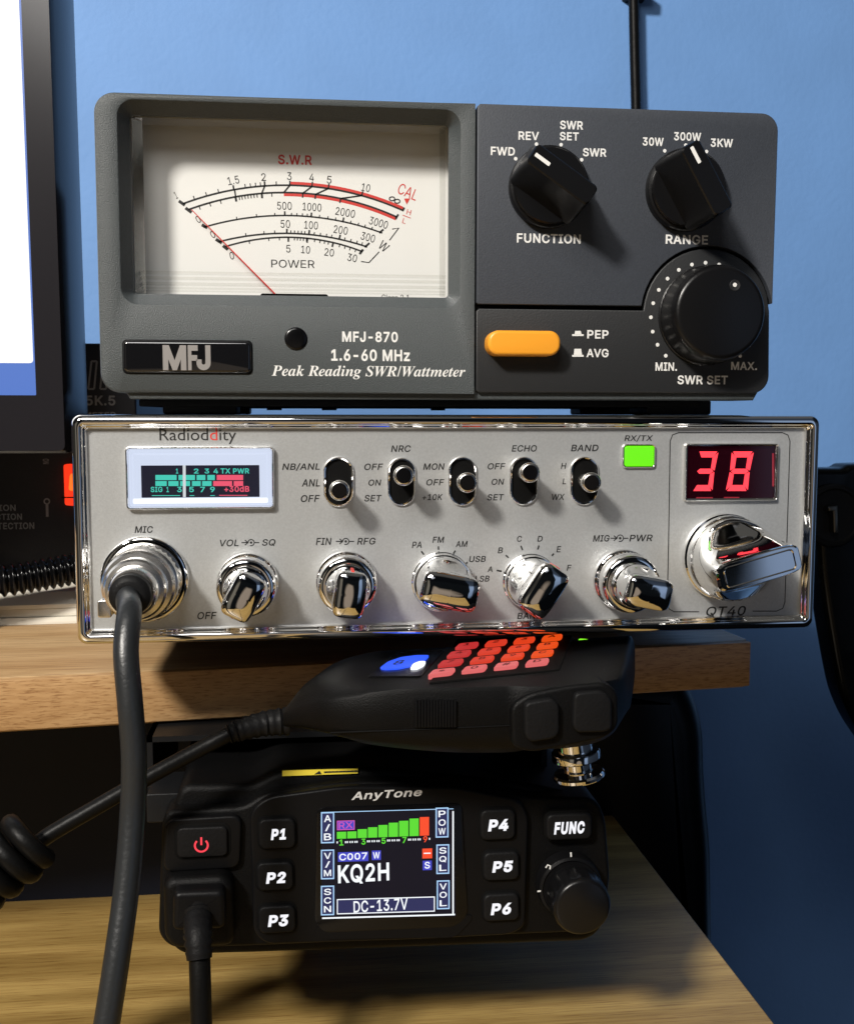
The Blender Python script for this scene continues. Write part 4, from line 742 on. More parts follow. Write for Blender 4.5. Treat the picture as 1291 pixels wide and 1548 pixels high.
m = MB(); a = P(*ZC(502,262),YF-.45); b = P(*ZC(503,397),YF-.45); strip(m, [a,b], .75, YF-.45); m.build('needle', glow('lit_needle',(.8,.85,.9),.85), sm, smooth=0)
m = MB(); m.sheet(at_y(rr(si[0],si[1],si[2],si[3],.5),YF-1.1)); m.build('lens', CLEAR, sm, smooth=0)
# toggles
tog = [(ZC,(1090,224,1222,440),(1155,370),.0), (ZD,(145,165,287,403),(210,255),0), (ZD,(442,160,583,403),(525,290),0), (ZD,(740,160,882,400),(820,240),0), (ZD,(1035,160,1175,400),(1110,290),0)]
names = ['NB/ANL','NRC','MON','ECHO','upper BAND']
for (Z, q_, tip, _), nm in zip(tog, names):
    b = box_of(Z, *q_, YF); m = MB(); wd = b[2]-b[0]
    rim(m, b, wd/2, .95, YF+.05, YF-.9, 12); t = m.build('toggle_switch', CHROME, cb, smooth=50); t['label'] = 'small chrome %s toggle switch in an oval slot' % nm
    m = MB(); m.sheet(at_y(rr(b[0]+.6,b[1]+.6,b[2]-.6,b[3]-.6,wd/2,12), YF-.12)); m.build('slot', VOID, t, smooth=0)
    tp = P3(*Z(*tip), -9.0); x0 = (b[0]+b[2])/2; zc = (b[1]+b[3])/2; root = Vector((x0, YF, zc+(tp[2]-zc)*.7)); tp.x = x0+(tp.x-x0)*.35
    m = MB(); pth = [root+(tp-root)*u for u in (0,.3,.6,.85,.95,1.0,1.02)]
    rads = [1.7,1.95,2.3,2.6,2.65,2.45,2.05]
    dv = (tp-root).normalized(); u_ = dv.orthogonal().normalized(); v_ = dv.cross(u_)
    m.loft([[p+u_*rd*math.cos(k*math.pi/12)+v_*rd*math.sin(k*math.pi/12) for k in range(24)] for p, rd in zip(pth, rads)])
    m.build('lever', CHROMED, t, smooth=50)
    m = MB(); e = root+(tp-root)*1.028; e2 = root+(tp-root)*1.0
    m.loft([[p+u_*rd*math.cos(k*math.pi/12)+v_*rd*math.sin(k*math.pi/12) for k in range(24)] for p, rd in ((e2,2.02),(e,2.0),(e+dv*.25,1.7))]); m.build('lever_cap', BLKG, t, smooth=40)
# lamp
b = box_of(ZE, 237,152,389,263, YF); m = MB(); rim(m, b, 1.2, .75, YF+.05, YF-1.0); lamp = m.build('status_lamp', CHROME, cb, smooth=50)
m = MB(); slab(m, rr(b[0]+.7,b[1]+.7,b[2]-.7,b[3]-.7,.7), YF-.7, YF+.3, .3); m.build('lens', glow('green_lens',(.16,.92,.0),1.0), lamp)
# channel display
b = box_of(ZE, 515,148,939,412, YF); m = MB(); rim(m, b, .9, 1.0, YF+.05, YF-1.5); cd_ = m.build('channel_display', CHROME, cb, smooth=50)
b2 = box_of(ZE, 533,160,926,399, YF)
m = MB(); slab(m, rr(*b2,.3), YF-.25, YF+.2, 0); m.build('screen', mat('red_screen_glass',(.006,.001,.002),.12,emit=(.06,.0,.01),es=.16,spec=.2), cd_, smooth=0)
m = MB(); ys = YF-.31; REDG = glow('red_segment', (1.0,.045,.065), 1.9)
def seg_digit(x0, x1, y0, y1, on, sl=14):
    xm0 = lambda y: x0+sl*(y1-y)/(y1-y0)*2; wq = x1-x0-2*sl
    ym = (y0+y1)/2; t = 27
    def pt(u, y): return (xm0(y)+u*wq, y)
    segs = {'a':[(.06,y0),(.94,y0),(.80,y0+t),(.2,y0+t)], 'g':[(.1,ym),(.22,ym-t*.42),(.78,ym-t*.42),(.9,ym),(.78,ym+t*.42),(.22,ym+t*.42)], 'd':[(.06,y1),(.94,y1),(.80,y1-t),(.2,y1-t)],
            'f':[(0,y0+4),(.25,y0+t+2),(.25,ym-t/2),(.05,ym-3)], 'b':[(1,y0+4),(.75,y0+t+2),(.75,ym-t/2),(.95,ym-3)],
            'e':[(0,y1-4),(.25,y1-t-2),(.25,ym+t/2),(.05,ym+3)], 'c':[(1,y1-4),(.75,y1-t-2),(.75,ym+t/2),(.95,ym+3)]}
    for s_ in on: m.sheet(at_y(PL(ZE,[pt(u,y) for u, y in segs[s_]],ys),ys))
seg_digit(556,676,187,366,'abgcd'); seg_digit(708,836,187,366,'abcdefg')
m.build('digits', REDG, cd_, smooth=0, normals=False)
m = MB()
for q_ in ((590,160,660,163),(705,160,770,163),(575,394,650,398),(700,393,770,397),(919,195,925,345)): quadpx(m, ZE, *q_, ys)  # glowing strips painted as the digits' reflections along the display edges
m.build('edge_reflection', glow('red_reflection',(.7,.02,.05),.5), cd_, smooth=0)
m = MB(); m.sheet(at_y(rr(*b2,.3),YF-.7)); m.build('window', thin_glass('display_window',(.95,.9,.9)), cd_, smooth=0)
# knobs
def shaft_knob(Z, x, y, rpx, ang, mark, label, hi=24.5):
    c, r = base_mm(Z, x, y, rpx, YF)
    m = MB(); lathe(m, c[0], c[1], [(r,YF),(r,YF-1.6),(r*.97,YF-2.0),(r*.93,YF-2.2),(r*.93,YF-3.0),(r*.96,YF-3.4),(r*.95,YF-8.2),(r*.91,YF-9.2),(r*.85,YF-9.6),(r*.76,YF-9.7)])
    k = m.build('control_knob', CHROME, cb, smooth=38); k['label'] = label
    ri = r*.72; m = MB(); lathe(m, c[0], c[1], [(ri,YF-9.6),(ri,YF-10.6),(ri*.93,YF-11.2),(ri*.93,YF-12.2),(ri*.98,YF-12.6)]); inner = m.build('inner_knob', CHROME, k, smooth=38)
    ca, sa = math.cos(math.radians(ang)), math.sin(math.radians(ang))
    grip(k, c, ang, ri*.98, YF-12.5, YF-hi, .68, CHROME)
    m = MB(); o = rr(ri*.94,-.38,ri*1.03,.38,.1,2)
    def L_(u, v): return c[0]+u*ca-v*sa, c[1]+u*sa+v*ca
    box_r = [[(*L_(u,v)[:1], yy, L_(u,v)[1]) for u, v in o] for yy in (YF-17.5, YF-22.5)]
    m.loft(box_r); m.build('pointer_mark', mark, k, smooth=0)
    return k
shaft_knob(ZC, 772,760,131, -118, REDINK, 'chrome dual VOL and SQ knob turned to OFF')
shaft_knob(ZC, 1188,752,129, 82, REDINK, 'chrome dual FIN and RFG knob with red mark upward')
shaft_knob(ZE, 240,765,134, -12, mat('green_ink',(.12,.5,.03),.5), 'chrome dual MIG and PWR knob leaning right')
def chrome_selector(Z, x, y, rpx, ang, mark, label, name='selector_knob', hd=4.0, hb=19.5, w0=1.0, w1=.62):
    c, r = base_mm(Z, x, y, rpx, YF)
    m = MB(); lathe(m, c[0], c[1], [(r,YF),(r,YF-1.5),(r*.985,YF-1.9),(r*.94,YF-2.1),(r*.94,YF-2.8),(r*.97,YF-3.1),(r*.965,YF-hd),(r*.93,YF-hd-.6),(r*.88,YF-hd-.7)])
    k = m.build(name, CHROME, cb, smooth=38); k['label'] = label
    grip(k, c, ang, r*(.90 if name == 'selector_knob' else .93), YF-hd-.5, YF-hb, w1, CHROME, rim=(name != 'selector_knob'), length=w0)
    ca, sa = math.cos(math.radians(ang)), math.sin(math.radians(ang))
    if mark:
        m = MB(); o = rr(r*.84,-.5,r*.93,.5,.1,2)
        m.loft([[(c[0]+u*ca-v*sa, yy, c[1]+u*sa+v*ca) for u, v in o] for yy in (YF-hb*.5, YF-hb*.88)]); m.build('pointer_mark', mark, k, smooth=0)
    return k, c, r
chrome_selector(ZD, 408,768,146, -12, REDINK, 'chrome mode knob turned to LSB with red mark')
chrome_selector(ZD, 838,766,134, 56, REDINK, 'chrome lower BAND knob pointing to E with red mark')
k, c, r = chrome_selector(ZE, 700,662,189, 15, None, 'large chrome channel knob under the red number', 'channel_knob', 5.5, 24.0, 1.02, .36)
ca, sa = math.cos(math.radians(15)), math.sin(math.radians(15)); m = MB(); yy = YF-24.05     # raised outline on the bar's face
def lo_(u, v): return c[0]+u*ca-v*sa, c[1]+u*sa+v*ca
g = [rr(-r*.80+d,-r*.235+d,r*.80-d,r*.235-d,1.2-d*.5,5) for d in (0,.25,.5)]
m.loft([[(lo_(u,v)[0], y, lo_(u,v)[1]) for u, v in gg] for gg, y in zip(g,(yy+.15,yy-.35,yy+.15))], False, False); m.build('face_rim', CHROME, k, smooth=50)
# microphone socket
c, r = base_mm(ZC, 337,744,187, YF); SK = c
m = MB(); lathe(m, c[0], c[1], [(r,YF),(r,YF-1.3),(r*.97,YF-1.8),(r*.92,YF-1.9),(r*.88,YF-1.2),(r*.86,YF-.1)], 60, True, False); sk = m.build('mic_socket', CHROME, cb, smooth=50)
m = MB(); lathe(m, c[0], c[1], [(r*.87,YF-.05),(r*.84,YF-.1),(r*.5,YF-.1)], 48); m.build('socket_well', VOID, sk)

# ---- microphone cable and plug
pc = thing('microphone_cable', 'grey microphone cable hanging from the chrome plug at left', 'cable', (SK[0],-20,SK[1]))
m = MB(); n = 72
prof = [(9.6,YF-1.0,0),(9.8,YF-2.2,0),(9.8,YF-3.0,0),(9.6,YF-3.2,1),(9.6,YF-7.2,1),(9.2,YF-7.6,0),(8.0,YF-7.9,0),(8.0,YF-9.0,0),(8.8,YF-9.3,0),(9.0,YF-10.0,0),(9.0,YF-12.6,0),(8.5,YF-13.3,0),(7.5,YF-13.5,0),(7.3,YF-14.4,0),(7.6,YF-14.8,0),(7.6,YF-17.6,0),(7.1,YF-18.3,0),(6.2,YF-18.5,0),(6.0,YF-21.2,0),(5.6,YF-22.6,0),(5.2,YF-23.0,0),(4.2,YF-23.0,0)]
m.loft([[(SK[0]+(rad-(.38 if rd and k%2 else 0))*math.cos(2*math.pi*k/n), y, SK[1]+(rad-(.38 if rd and k%2 else 0))*math.sin(2*math.pi*k/n)) for k in range(n)] for rad, y, rd in prof])
m.build('plug', CHROMED, pc, smooth=32)
m = MB(); sl = P3(*ZC(168,862),YF-14); slab(m, rr(sl.x-1.7,sl.z-2.6,sl.x+1.6,sl.z+1.8,.6), sl.y-1.2, sl.y+6, .3); m.build('release_latch', CHROMED, pc)
m = MB(); lathe(m, SK[0], SK[1], [(5.0,YF-23.8),(4.9,YF-26.0),(4.0,YF-27.0),(3.2,YF-27.2)], 32); m.build('strain_relief', RUBBER, pc)
pts = [(SK[0],YF-24,SK[1]),(SK[0],YF-29,SK[1]-.6)] + [tuple(P3(x,y,Y)) for x, y, Y in ((196,925,-37),(191,985,-43),(197,1060,-46),(203,1140,-47),(201,1230,-48),(192,1340,-52),(177,1450,-57),(160,1560,-61),(146,1650,-64))]
qx = pts[-1][0]; pts += [(qx-5,-74,-138),(qx-14,-100,-150.5),(qx-32,-150,DKZ+2.85),(qx-60,-240,DKZ+2.85),(qx-60,-390,DKZ+2.85)]
m = MB(); tube(m, spline(pts, 8), 2.8, 20); m.build('cord', CORD, pc, smooth=60)

# ================================================================== BLACK MOBILE RADIO (lower)
mr = thing('mobile_radio', 'small black mobile radio with a lit colour screen, hung under the shelf', 'radio', (-20,40,-112))
YA = -5.0
def OG(pts, Y): return PL(ZG, pts, Y)
# body behind the face
body = roundpoly(OG([(70,150),(100,62),(285,62),(345,28),(620,18),(1000,60),(1150,95),(1200,150),(1190,440),(1150,470),(300,500),(100,505),(60,460)], YA+12), 3, 5)
m = MB(); slab(m, body, YA+6, YA+120, 2, 4)
bd = m.build('body', BLKM, mr)
fo = roundpoly(OG([(44,176),(62,150),(262,140),(306,108),(520,74),(820,74),(1010,112),(1190,118),(1214,170),(1226,330),(1206,448),(1180,470),(690,490),(300,508),(70,515),(34,480)], YA+1.5), [4,4,4,5,6,6,5,6,5,3,5,3,6,6,6,5], 5)
m = MB(); slab(m, fo, YA+1.5, YA+14, 1.3, 5); m.build('face_frame', BLKM, mr)
m = MB(); slab(m, roundpoly(OG([(275,150),(320,112),(520,84),(820,84),(985,118),(1010,160),(1000,455),(960,475),(700,488),(320,500),(285,470)], YA), 4, 5), YA-.6, YA+4, .8, 5); m.build('centre_panel', BLK, mr)
m = MB(); slab(m, roundpoly(OG([(54,172),(255,160),(250,300),(48,312)], YA), 3, 5), YA-.4, YA+4, .7, 4); m.build('side_panel', BLK, mr)
# heat-sink ribs on the top
m = MB()
for k in range(9):
    x = P(290+k*9,1165,YA+40)[0]; box(m, x-.5, YA+30, -72, x+.5, YA+110, -68.5)
m.build('cooling_fins', BLKM, mr, smooth=0)
# yellow label on the sloping top
lb = [P3(427,1165,YA+5.8), P3(541,1162,YA+5.8), P3(541,1169,YA+5.6), P3(427,1173,YA+5.6)]
m = MB(); slabp = lb; m.loft([[p+Vector((0,-.2,0)) for p in lb],[p+Vector((0,.3,0)) for p in lb]]); yl = m.build('warning_label', YELLOW, mr, smooth=0)
m = MB(); tri = [lb[0].lerp(lb[1],.42).lerp(lb[3].lerp(lb[2],.42),.85), lb[0].lerp(lb[1],.52).lerp(lb[3].lerp(lb[2],.52),.85), lb[0].lerp(lb[1],.49).lerp(lb[3].lerp(lb[2],.49),.15)]
m.sheet([p+Vector((0,-.3,0)) for p in tri])
for k in range(9):
    a = lb[0].lerp(lb[1],.55+.05*k); b = lb[3].lerp(lb[2],.55+.05*k); m.sheet([a.lerp(b,.3)+Vector((0,-.3,0)), a.lerp(b,.62)+Vector((0,-.3,0)), a.lerp(b,.62)+Vector((1.0,-.3,0)), a.lerp(b,.3)+Vector((.9,-.3,0))])
m.build('lettering', BLACKINK, yl, smooth=0)
# buttons
KEYW = glow('key_light', (.95,.95,1.0), 1.0)
def button(q_, body_, tq, rot=-.02):
    b = box_of(ZG, *q_, YA-1.6); m = MB()
    o = rr(b[0],b[1],b[2],b[3],1.8,6); cx, cz = (b[0]+b[2])/2, (b[1]+b[3])/2
    o = [(cx+(x-cx)+(z-cz)*-.02, cz+(z-cz)+(x-cx)*-.05*0) for x, z in o]
    slab(m, inset(o,-.55), YA-.75, YA+.5, .1, 2); k = m.build('push_button', VOID, mr)
    k['label'] = 'black %s button with lit white legend' % body_
    m = MB(); slab(m, o, YA-2.0, YA-.3, .7, 4); m.build('button_cap', RUBBER, k)
    m = MB(); textpx(m, ZG, body_, *tq, YA-2.06, st='b', shear=.14, off=.022); m.build('legend', KEYW, k, smooth=0, normals=False)
for b, q_, t in (('P1',(299,170,396,250),(331,197,371,226)),('P2',(294,285,390,360),(318,311,371,341)),('P3',(299,400,396,472),(323,424,378,455)),
                 ('P4',(883,146,975,226),(903,172,957,203)),('P5',(891,258,985,333),(914,282,969,312)),('P6',(891,368,985,440),(910,393,965,424)),('FUNC',(1057,157,1176,226),(1077,178,1158,211))):
    button(q_, b, t)
b = box_of(ZG, 84,193,217,272, YA-1.2); m = MB(); slab(m, inset(rr(*b,1.6),-.8), YA-.55, YA+.3, .1, 2); pb = m.build('power_button', VOID, mr); pb['label'] = 'black power button with lit red symbol'
m = MB(); slab(m, rr(*b,1.5), YA-1.4, YA-.3, .5, 3); m.build('button_cap', RUBBER, pb)
c = P(*ZG(148,241),YA-1.45); m = MB(); rd = 1.65
strip(m, [(c[0]+rd*math.sin(a*.1), c[1]-rd*math.cos(a*.1)) for a in range(-24,25)], .5, YA-1.45); strip(m, [(c[0],c[1]+.1),(c[0],c[1]+2.2)], .5, YA-1.45)
m.build('legend', glow('power_red',(1.0,.05,.08),1.1), pb, smooth=0, normals=False)
# screen
m = MB(); slab(m, roundpoly(OG([(452,140),(835,128),(850,425),(815,455),(470,470),(446,440)], YA-.6), 2.5, 4), YA-1.0, YA+1, .3, 2); sc = m.build('screen', BLKG, mr)
m = MB(); m.loft([at_y(roundpoly(OG([(470,440),(800,428),(862,425),(858,440),(820,480),(800,484),(470,488),(445,470)],YA-.9),1.5,4),YA-.5), at_y(roundpoly(OG([(470,440),(800,428),(862,425),(858,440),(820,480),(800,484),(470,488),(445,470)],YA-.9),1.5,4),YA-.9)])
m.build('screen_lip', BLK, mr, smooth=0)
y1 = YA-1.06
scq = OG([(463,153),(812,143),(818,428),(466,434)], y1)
m = MB(); m.sheet(at_y(scq,y1)); m.build('panel', mat('lcd_black',(.004,.004,.008),.25,emit=(.018,.022,.06),es=.15,spec=.25), sc, smooth=0)
y2 = y1-.04; y3 = y2-.03; y4 = y3-.03
COL = {n: glow('lcd_'+n, c_, s_) for n, c_, s_ in (('white',(.92,.96,1.0),1.05),('cyan',(.42,.68,1.0),.95),('green',(.10,.72,.03),1.0),('red',(.95,.07,.02),1.0),('blue',(.05,.06,.60),.9),('navy',(.02,.03,.16),.6),('magenta',(.72,.10,.55),.85),('grey',(.4,.42,.5),.7))}
order = list(COL); CI = {n: i for i, n in enumerate(order)}
m = MB()
def sk_(x, y): return y - (x-640)*.028               # screen rows slope with the radio
def q4(col, x0, y0, x1, y1_, yy):
    m.mi = CI[col]; pts = OG([(x0,sk_(x0,y0)),(x1,sk_(x1,y0)),(x1,sk_(x1,y1_)),(x0,sk_(x0,y1_))], yy); m.sheet(at_y(pts,yy))
def tx(col, s_, x0, y0, x1, y1_, yy, **kw):
    m.mi = CI[col]; xm = (x0+x1)/2; d = sk_(xm,0); textpx(m, ZG, s_, x0, y0+d, x1, y1_+d, yy, rot=.012, **kw)
def frame(col, x0, y0, x1, y1_, t=3, fill='navy'):
    q4(col, x0, y0, x1, y1_, y2); q4(fill, x0+t, y0+t, x1-t, y1_-t, y3)
ob_ = lambda x, y: y + (x-640)*.028                 # px row -> unskewed row
for s_, x0, y0, x1, y1_ in (('A/B',463,153,498,235),('V/M',463,252,498,330),('SCN',463,347,498,425),('POW',765,141,799,220),('SQL',767,238,801,316),('VOL',768,333,802,409)):
    xm = (x0+x1)/2; o_ = ob_(xm,0); frame('cyan', x0, y0+o_, x1, y1_+o_, 3.2)
    for k, ch in enumerate(s_):
        h_ = (y1_-y0-10)/3; ya = y0+o_+5+k*h_; wd = 19 if ch != '/' else 14
        tx('white', ch, xm-wd/2, ya+3, xm+wd/2, ya+h_-3, y4, off=.012)
frame('magenta', 505, 172, 552, 197, 2.5, 'blue'); tx('magenta','RX',510,176,547,193,y4,off=.01)
tops = (205,204,198,193,187,181,176,170,166)
for i in range(9):
    x0 = 505+27.3*i; o_ = ob_(x0+12,0); base = 223-i*1.0
    q4('red' if i == 8 else 'green', x0, tops[i]+o_, x0+24.5, base+o_, y2)
for i, (dg, x, col) in enumerate((('1',517,'green'),('3',575,'green'),('5',628,'green'),('7',683,'green'),('9',738,'red'))):
    o_ = ob_(x,0); yy = 233-i*2.2; tx(col, dg, x-5.5, yy-8+o_, x+5.5, yy+8+o_, y2, st='b')
    for dx in ((-11,) if i == 0 else ()) + ((11,16,23,29,36,41) if i < 4 else (11,)):
        tx_ = x+dx; q4('white', tx_-1.6, yy-3+o_, tx_+1.6, yy+2+o_, y2)
o_ = ob_(548,0); q4('blue', 508,258+o_,588,283+o_,y2); tx('white','C007',511,261+o_,585,279+o_,y3,off=.015)
q4('blue', 597,256+o_,621,281+o_,y2); tx('white','W',600,260+o_,618,277+o_,y3,off=.015)
o_ = ob_(743,0); q4('red',730,249+o_,756,275+o_,y2); q4('white',734,260+o_,752,263+o_,y3); q4('blue',731,281+o_,755,306+o_,y2); tx('white','S',736,284+o_,750,302+o_,y3,off=.015)
o_ = ob_(575,0); tx('white','KQ2H',508,289+o_,643,341+o_,y2,st='b')
o_ = ob_(633,0); frame('white',505,379+o_,763,419+o_,2.6); tx('white','DC-13.7V',549,383+o_,692,414+o_,y4,off=.012)
o_ = 0
q4('white', 466,430-4,816,434-4,y2); q4('white', 809,150+5,813,430-4,y2); q4('cyan',463,150-2,812,152-2,y2)
m.build('display_graphics', [COL[n] for n in order], sc, smooth=0, normals=False)
# maker's word on the brow
m = MB(); textpx(m, ZG, 'AnyTone', 543,95,730,121, YA-.75, st='bi', rot=.02); m.build('lettering', mat('silver_ink',(.62,.62,.62),.35), mr, smooth=0, normals=False)
# volume knob
c, r = base_mm(ZG, 1112,338,83, YA+1); m = MB()
lathe(m, c[0], c[1], [(r,YA+2),(r,YA-1.5),(r*.96,YA-2.6),(r*.88,YA-3.0),(r*.86,YA-2.6),(r*.80,YA-2.6)], 48); vk = m.build('volume_knob', BLK, mr, smooth=40)
m = MB(); n = 72; cx2, cz2 = c[0]+.6, c[1]-.6; rings = []
for f_, y, rd in ((.78,-2.5,0),(.78,-4,0),(.84,-4.6,0),(.88,-5.4,0),(.90,-6,1),(.89,-11.6,1),(.87,-12.2,0),(.81,-13.2,0),(.74,-13.5,0)):
    rings.append([(cx2+(r*f_-(.22 if rd and k%4<2 else 0))*math.cos(2*math.pi*k/n), YA+y, cz2+(r*f_-(.22 if rd and k%4<2 else 0))*math.sin(2*math.pi*k/n)) for k in range(n)])
m.loft(rings); m.build('knob_cap', KNOBB, vk, smooth=40)
m = MB()
for a, b in (((1121,259),(1122,271)),((1033,362),(1042,361))): strip(m, OG([a,b],YA-3.05), .45, YA-3.05)
strip(m, OG([(1055,300),(1060,292),(1067,295),(1066,304)],YA-3.05), .4, YA-3.05)
m.build('index_mark', WHITEINK, vk, smooth=0, normals=False)
# bracket that hangs the radio from the shelf
m = MB(); bx0 = P(226,1220,YA+30)[0]
box(m, bx0, YA+28, -84, bx0+1.6, YA+90, SHZ-TH-.2); box(m, bx0, YA+28, SHZ-TH-1.8, bx0+115, YA+90, SHZ-TH-.2); box(m, bx0+114, YA+28, -84, bx0+115.6, YA+90, SHZ-TH-.2)
m.build('mounting_bracket', STEEL, mr, smooth=0)
m = MB(); a = P3(238,1222,YA+12); slab(m, rr(a.x-2.8,a.z-4,a.x+6,a.z+4,.6), YA+12, YA+30, .4); m.build('bracket_screw', STEEL, mr)

# cable plugged into its lower left
dc = thing('plug_cable', 'black cable plugged into the lower left of the black mobile radio', 'cable', tuple(P3(300,1385,YA-12)))
m = MB(); slab(m, roundpoly(OG([(68,322),(205,314),(232,335),(236,500),(80,508),(52,480),(48,340)], YA-3), 3, 5), YA-5, YA+3, 2.2, 5); ph = m.build('plug_body', BLKM, dc)
m = MB(); slab(m, roundpoly(OG([(78,345),(212,340),(214,442),(76,448)], YA-5), 2, 5), YA-9.5, YA-4.6, 1.6, 4); m.build('plug_grip', BLK, dc)
p0 = P3(*ZG(140,430), YA-9); m = MB(); pth = spline([p0+Vector((0,3.5,2.5)), p0, P3(300,1415,YA-14.5), P3(302,1450,YA-17)], 6)
tube(m, pth, lambda u: 3.9-.7*u + .3*math.sin(u*50), 18); m.build('strain_relief', RUBBER, dc, smooth=60)
m = MB(); tube(m, spline([P3(301,1412,YA-14), P3(303,1480,YA-18), P3(305,1560,YA-21), P3(305.5,1600,YA-23), Vector((P(306,1600,YA-23)[0]+.5,YA-36,-145)), Vector((P(306,1600,YA-23)[0]+2,YA-62,DKZ+2.7)), Vector((P(306,1600,YA-23)[0]+8,YA-120,DKZ+2.7)), Vector((P(306,1600,YA-23)[0]+2,YA-380,DKZ+2.7))], 8), 2.65, 18); m.build('cord', BCORD, dc, smooth=60)

# ================================================================== HAND MICROPHONE
hm = thing('hand_microphone', 'black hand microphone with red lit keys lying on the mobile radio', 'microphone', (0,-10,-58))
FZ = -33.4
YH = -36.0
# stations along the body: photo x, upper and lower edge of the near side, near y, far y
st = [(428,1078,1104,-16,0),(452,1068,1110,-22,6),(492,1058,1124,-30,10),(545,1050,1143,-34,13),(610,1042,1154,-35.5,15),(680,1036,1160,-36,16.5),(745,1034,1161,-36,18),(772,1036,1160,-36,19),(800,1034,1156,-37,20.5),(850,1026,1155,-37.5,23),(895,1018,1147,-36.5,24.5),(925,1016,1130,-33,25),(943,1028,1098,-27,24),(952,1048,1078,-18,20)]
rings = []
for px, yt_, yb_, yn, yf in st:
    a = P3(px,yt_,yn); b = P3(px,yb_,yn); zt, zb = a.z, b.z; x = a.x; sec = []
    dz = min(4.5, (FZ-2.2)-zt) if px > 445 else 1.0
    zt = min(zt, FZ-1.0) if px > 470 else zt; dz = min(4.5, (FZ-.7)-zt) if px > 445 else 1.0; zt2 = zt + max(0,dz)
    hh = zt-zb; yw = yf-yn
    prof = [(0,zb+hh*.42),(0,zt-hh*.06),(.01*yw,zt+.0),(.05*yw,zt+dz*.45),(.12*yw,zt+dz*.8),(.25*yw,zt2),(.5*yw,zt2),(.8*yw,zt2),(.92*yw,zt2-.8),(yw,zt-2.5),(yw,zb+hh*.35),(.93*yw,zb+hh*.12),(.75*yw,zb),(.5*yw,zb-.4),(.25*yw,zb),(.10*yw,zb+hh*.10),(.03*yw,zb+hh*.24)]
    shy = .30*(x-P(428,1080,YH)[0])/90.0                # the microphone is turned a little, its right end farther back
    rings.append([(x + (d/ max(yw,1))*0 + d*.35, yn+d, z) for d, z in prof])
def resample(rings, n=5):
    out = []; M = len(rings)
    for i in range(M-1):
        for k in range(n):
            t = k/n; r_ = []
            for j in range(len(rings[0])):
                p = [Vector(rings[max(0,min(M-1,i+o_))][j]) for o_ in (-1,0,1,2)]; a, b, c_, d = p
                r_.append(.5*((2*b)+(c_-a)*t+(2*a-5*b+4*c_-d)*t*t+(3*b-a-3*c_+d)*t**3))
            out.append(r_)
    out.append([Vector(p) for p in rings[-1]]); return out
m = MB(); m.loft(resample(rings)); hb_ = m.build('body', BLKM, hm, smooth=42)
# seam between the two shells, on the near side
def side_y(px, frac=.5):
    for a, b in zip(st, st[1:]):
        if a[0] <= px <= b[0]:
            t = (px-a[0])/(b[0]-a[0]); return a[3]+(b[3]-a[3])*t
    return st[-1][3]
def SP(px, py, off=0): return P3(px, py, side_y(px)-off)
m = MB(); tube(m, spline([SP(x,y,-.02) for x, y in ((500,1108),(545,1106),(610,1104),(680,1101),(745,1098),(772,1097))], 5), .22, 8); m.build('seam', VOID, hm)
# ribbed transmit grip
m = MB()
for k in range(14):
    x0 = 629+k*4.5; a = SP(x0,1059,.9); b = SP(x0+1.0,1100,.9)
    slab(m, [(a.x-.2,b.z),(a.x+.35,b.z),(a.x+.35,a.z),(a.x-.2,a.z)], a.y, a.y+3, .12, 2)
m.build('grip_ribs', BLK, hm)
def side_button(pts, name, off=2.6):
    m = MB(); q_ = [P(x,y,side_y(x)-off) for x, y in pts]; yb = min(side_y(x) for x, _ in pts)
    slab(m, roundpoly(q_,1.6,4), yb-off, yb+3, .7, 4); return m.build(name, RUBBER, hm)
m = MB(); q_ = PL(ZI, [(771,1066),(800,1047),(860,1035),(914,1030),(934,1046),(934,1098),(916,1114),(860,1127),(800,1137),(773,1128)], -37.2)
slab(m, roundpoly(q_,2.2,5), -38.0, -30, 1.0, 4); m.build('side_frame', BLKM, hm)
sb1 = side_button([(792,1062),(835,1056),(846,1066),(846,1108),(838,1117),(802,1122),(793,1112)], 'side_button'); sb1['label'] = 'black side button nearer the ribbed grip'
side_button([(868,1048),(908,1041),(919,1052),(919,1096),(910,1103),(872,1108),(866,1098)], 'side_button')
# face: display, keys, lamp
def top_quad(pts, z0, z1, bev=.25):
    q_ = [PZ(x,y,z1) for x, y in pts]; flat = roundpoly([(p.x,p.y) for p in q_], .9, 3)
    mm = MB(); mm.loft([[(x,y,z0) for x, y in flat],[(x,y,z1-bev) for x, y in flat],[(x,y,z1) for x, y in inset(flat,bev)]]); return mm
zk = FZ+.55
top_quad([(648,1032),(846,1012),(866,960),(690,966)], FZ-5, FZ-.35, .3).build('keypad_panel', VOID, hm)
k0, kx, ky = PZ(668,1014,zk), PZ(812,999,zk)-PZ(668,1014,zk), PZ(706,974,zk)-PZ(668,1014,zk)
REDS = [glow('key_red_%s' % n, c_, .85) for n, c_ in (('crimson',(.62,.035,.035)),('scarlet',(.80,.050,.022)),('vermilion',(.88,.060,.014)),('orange',(.95,.085,.008)))]; PINKK = glow('key_pink', (.80,.15,.15), .9)
ex_, ey_ = kx/3, ky/3
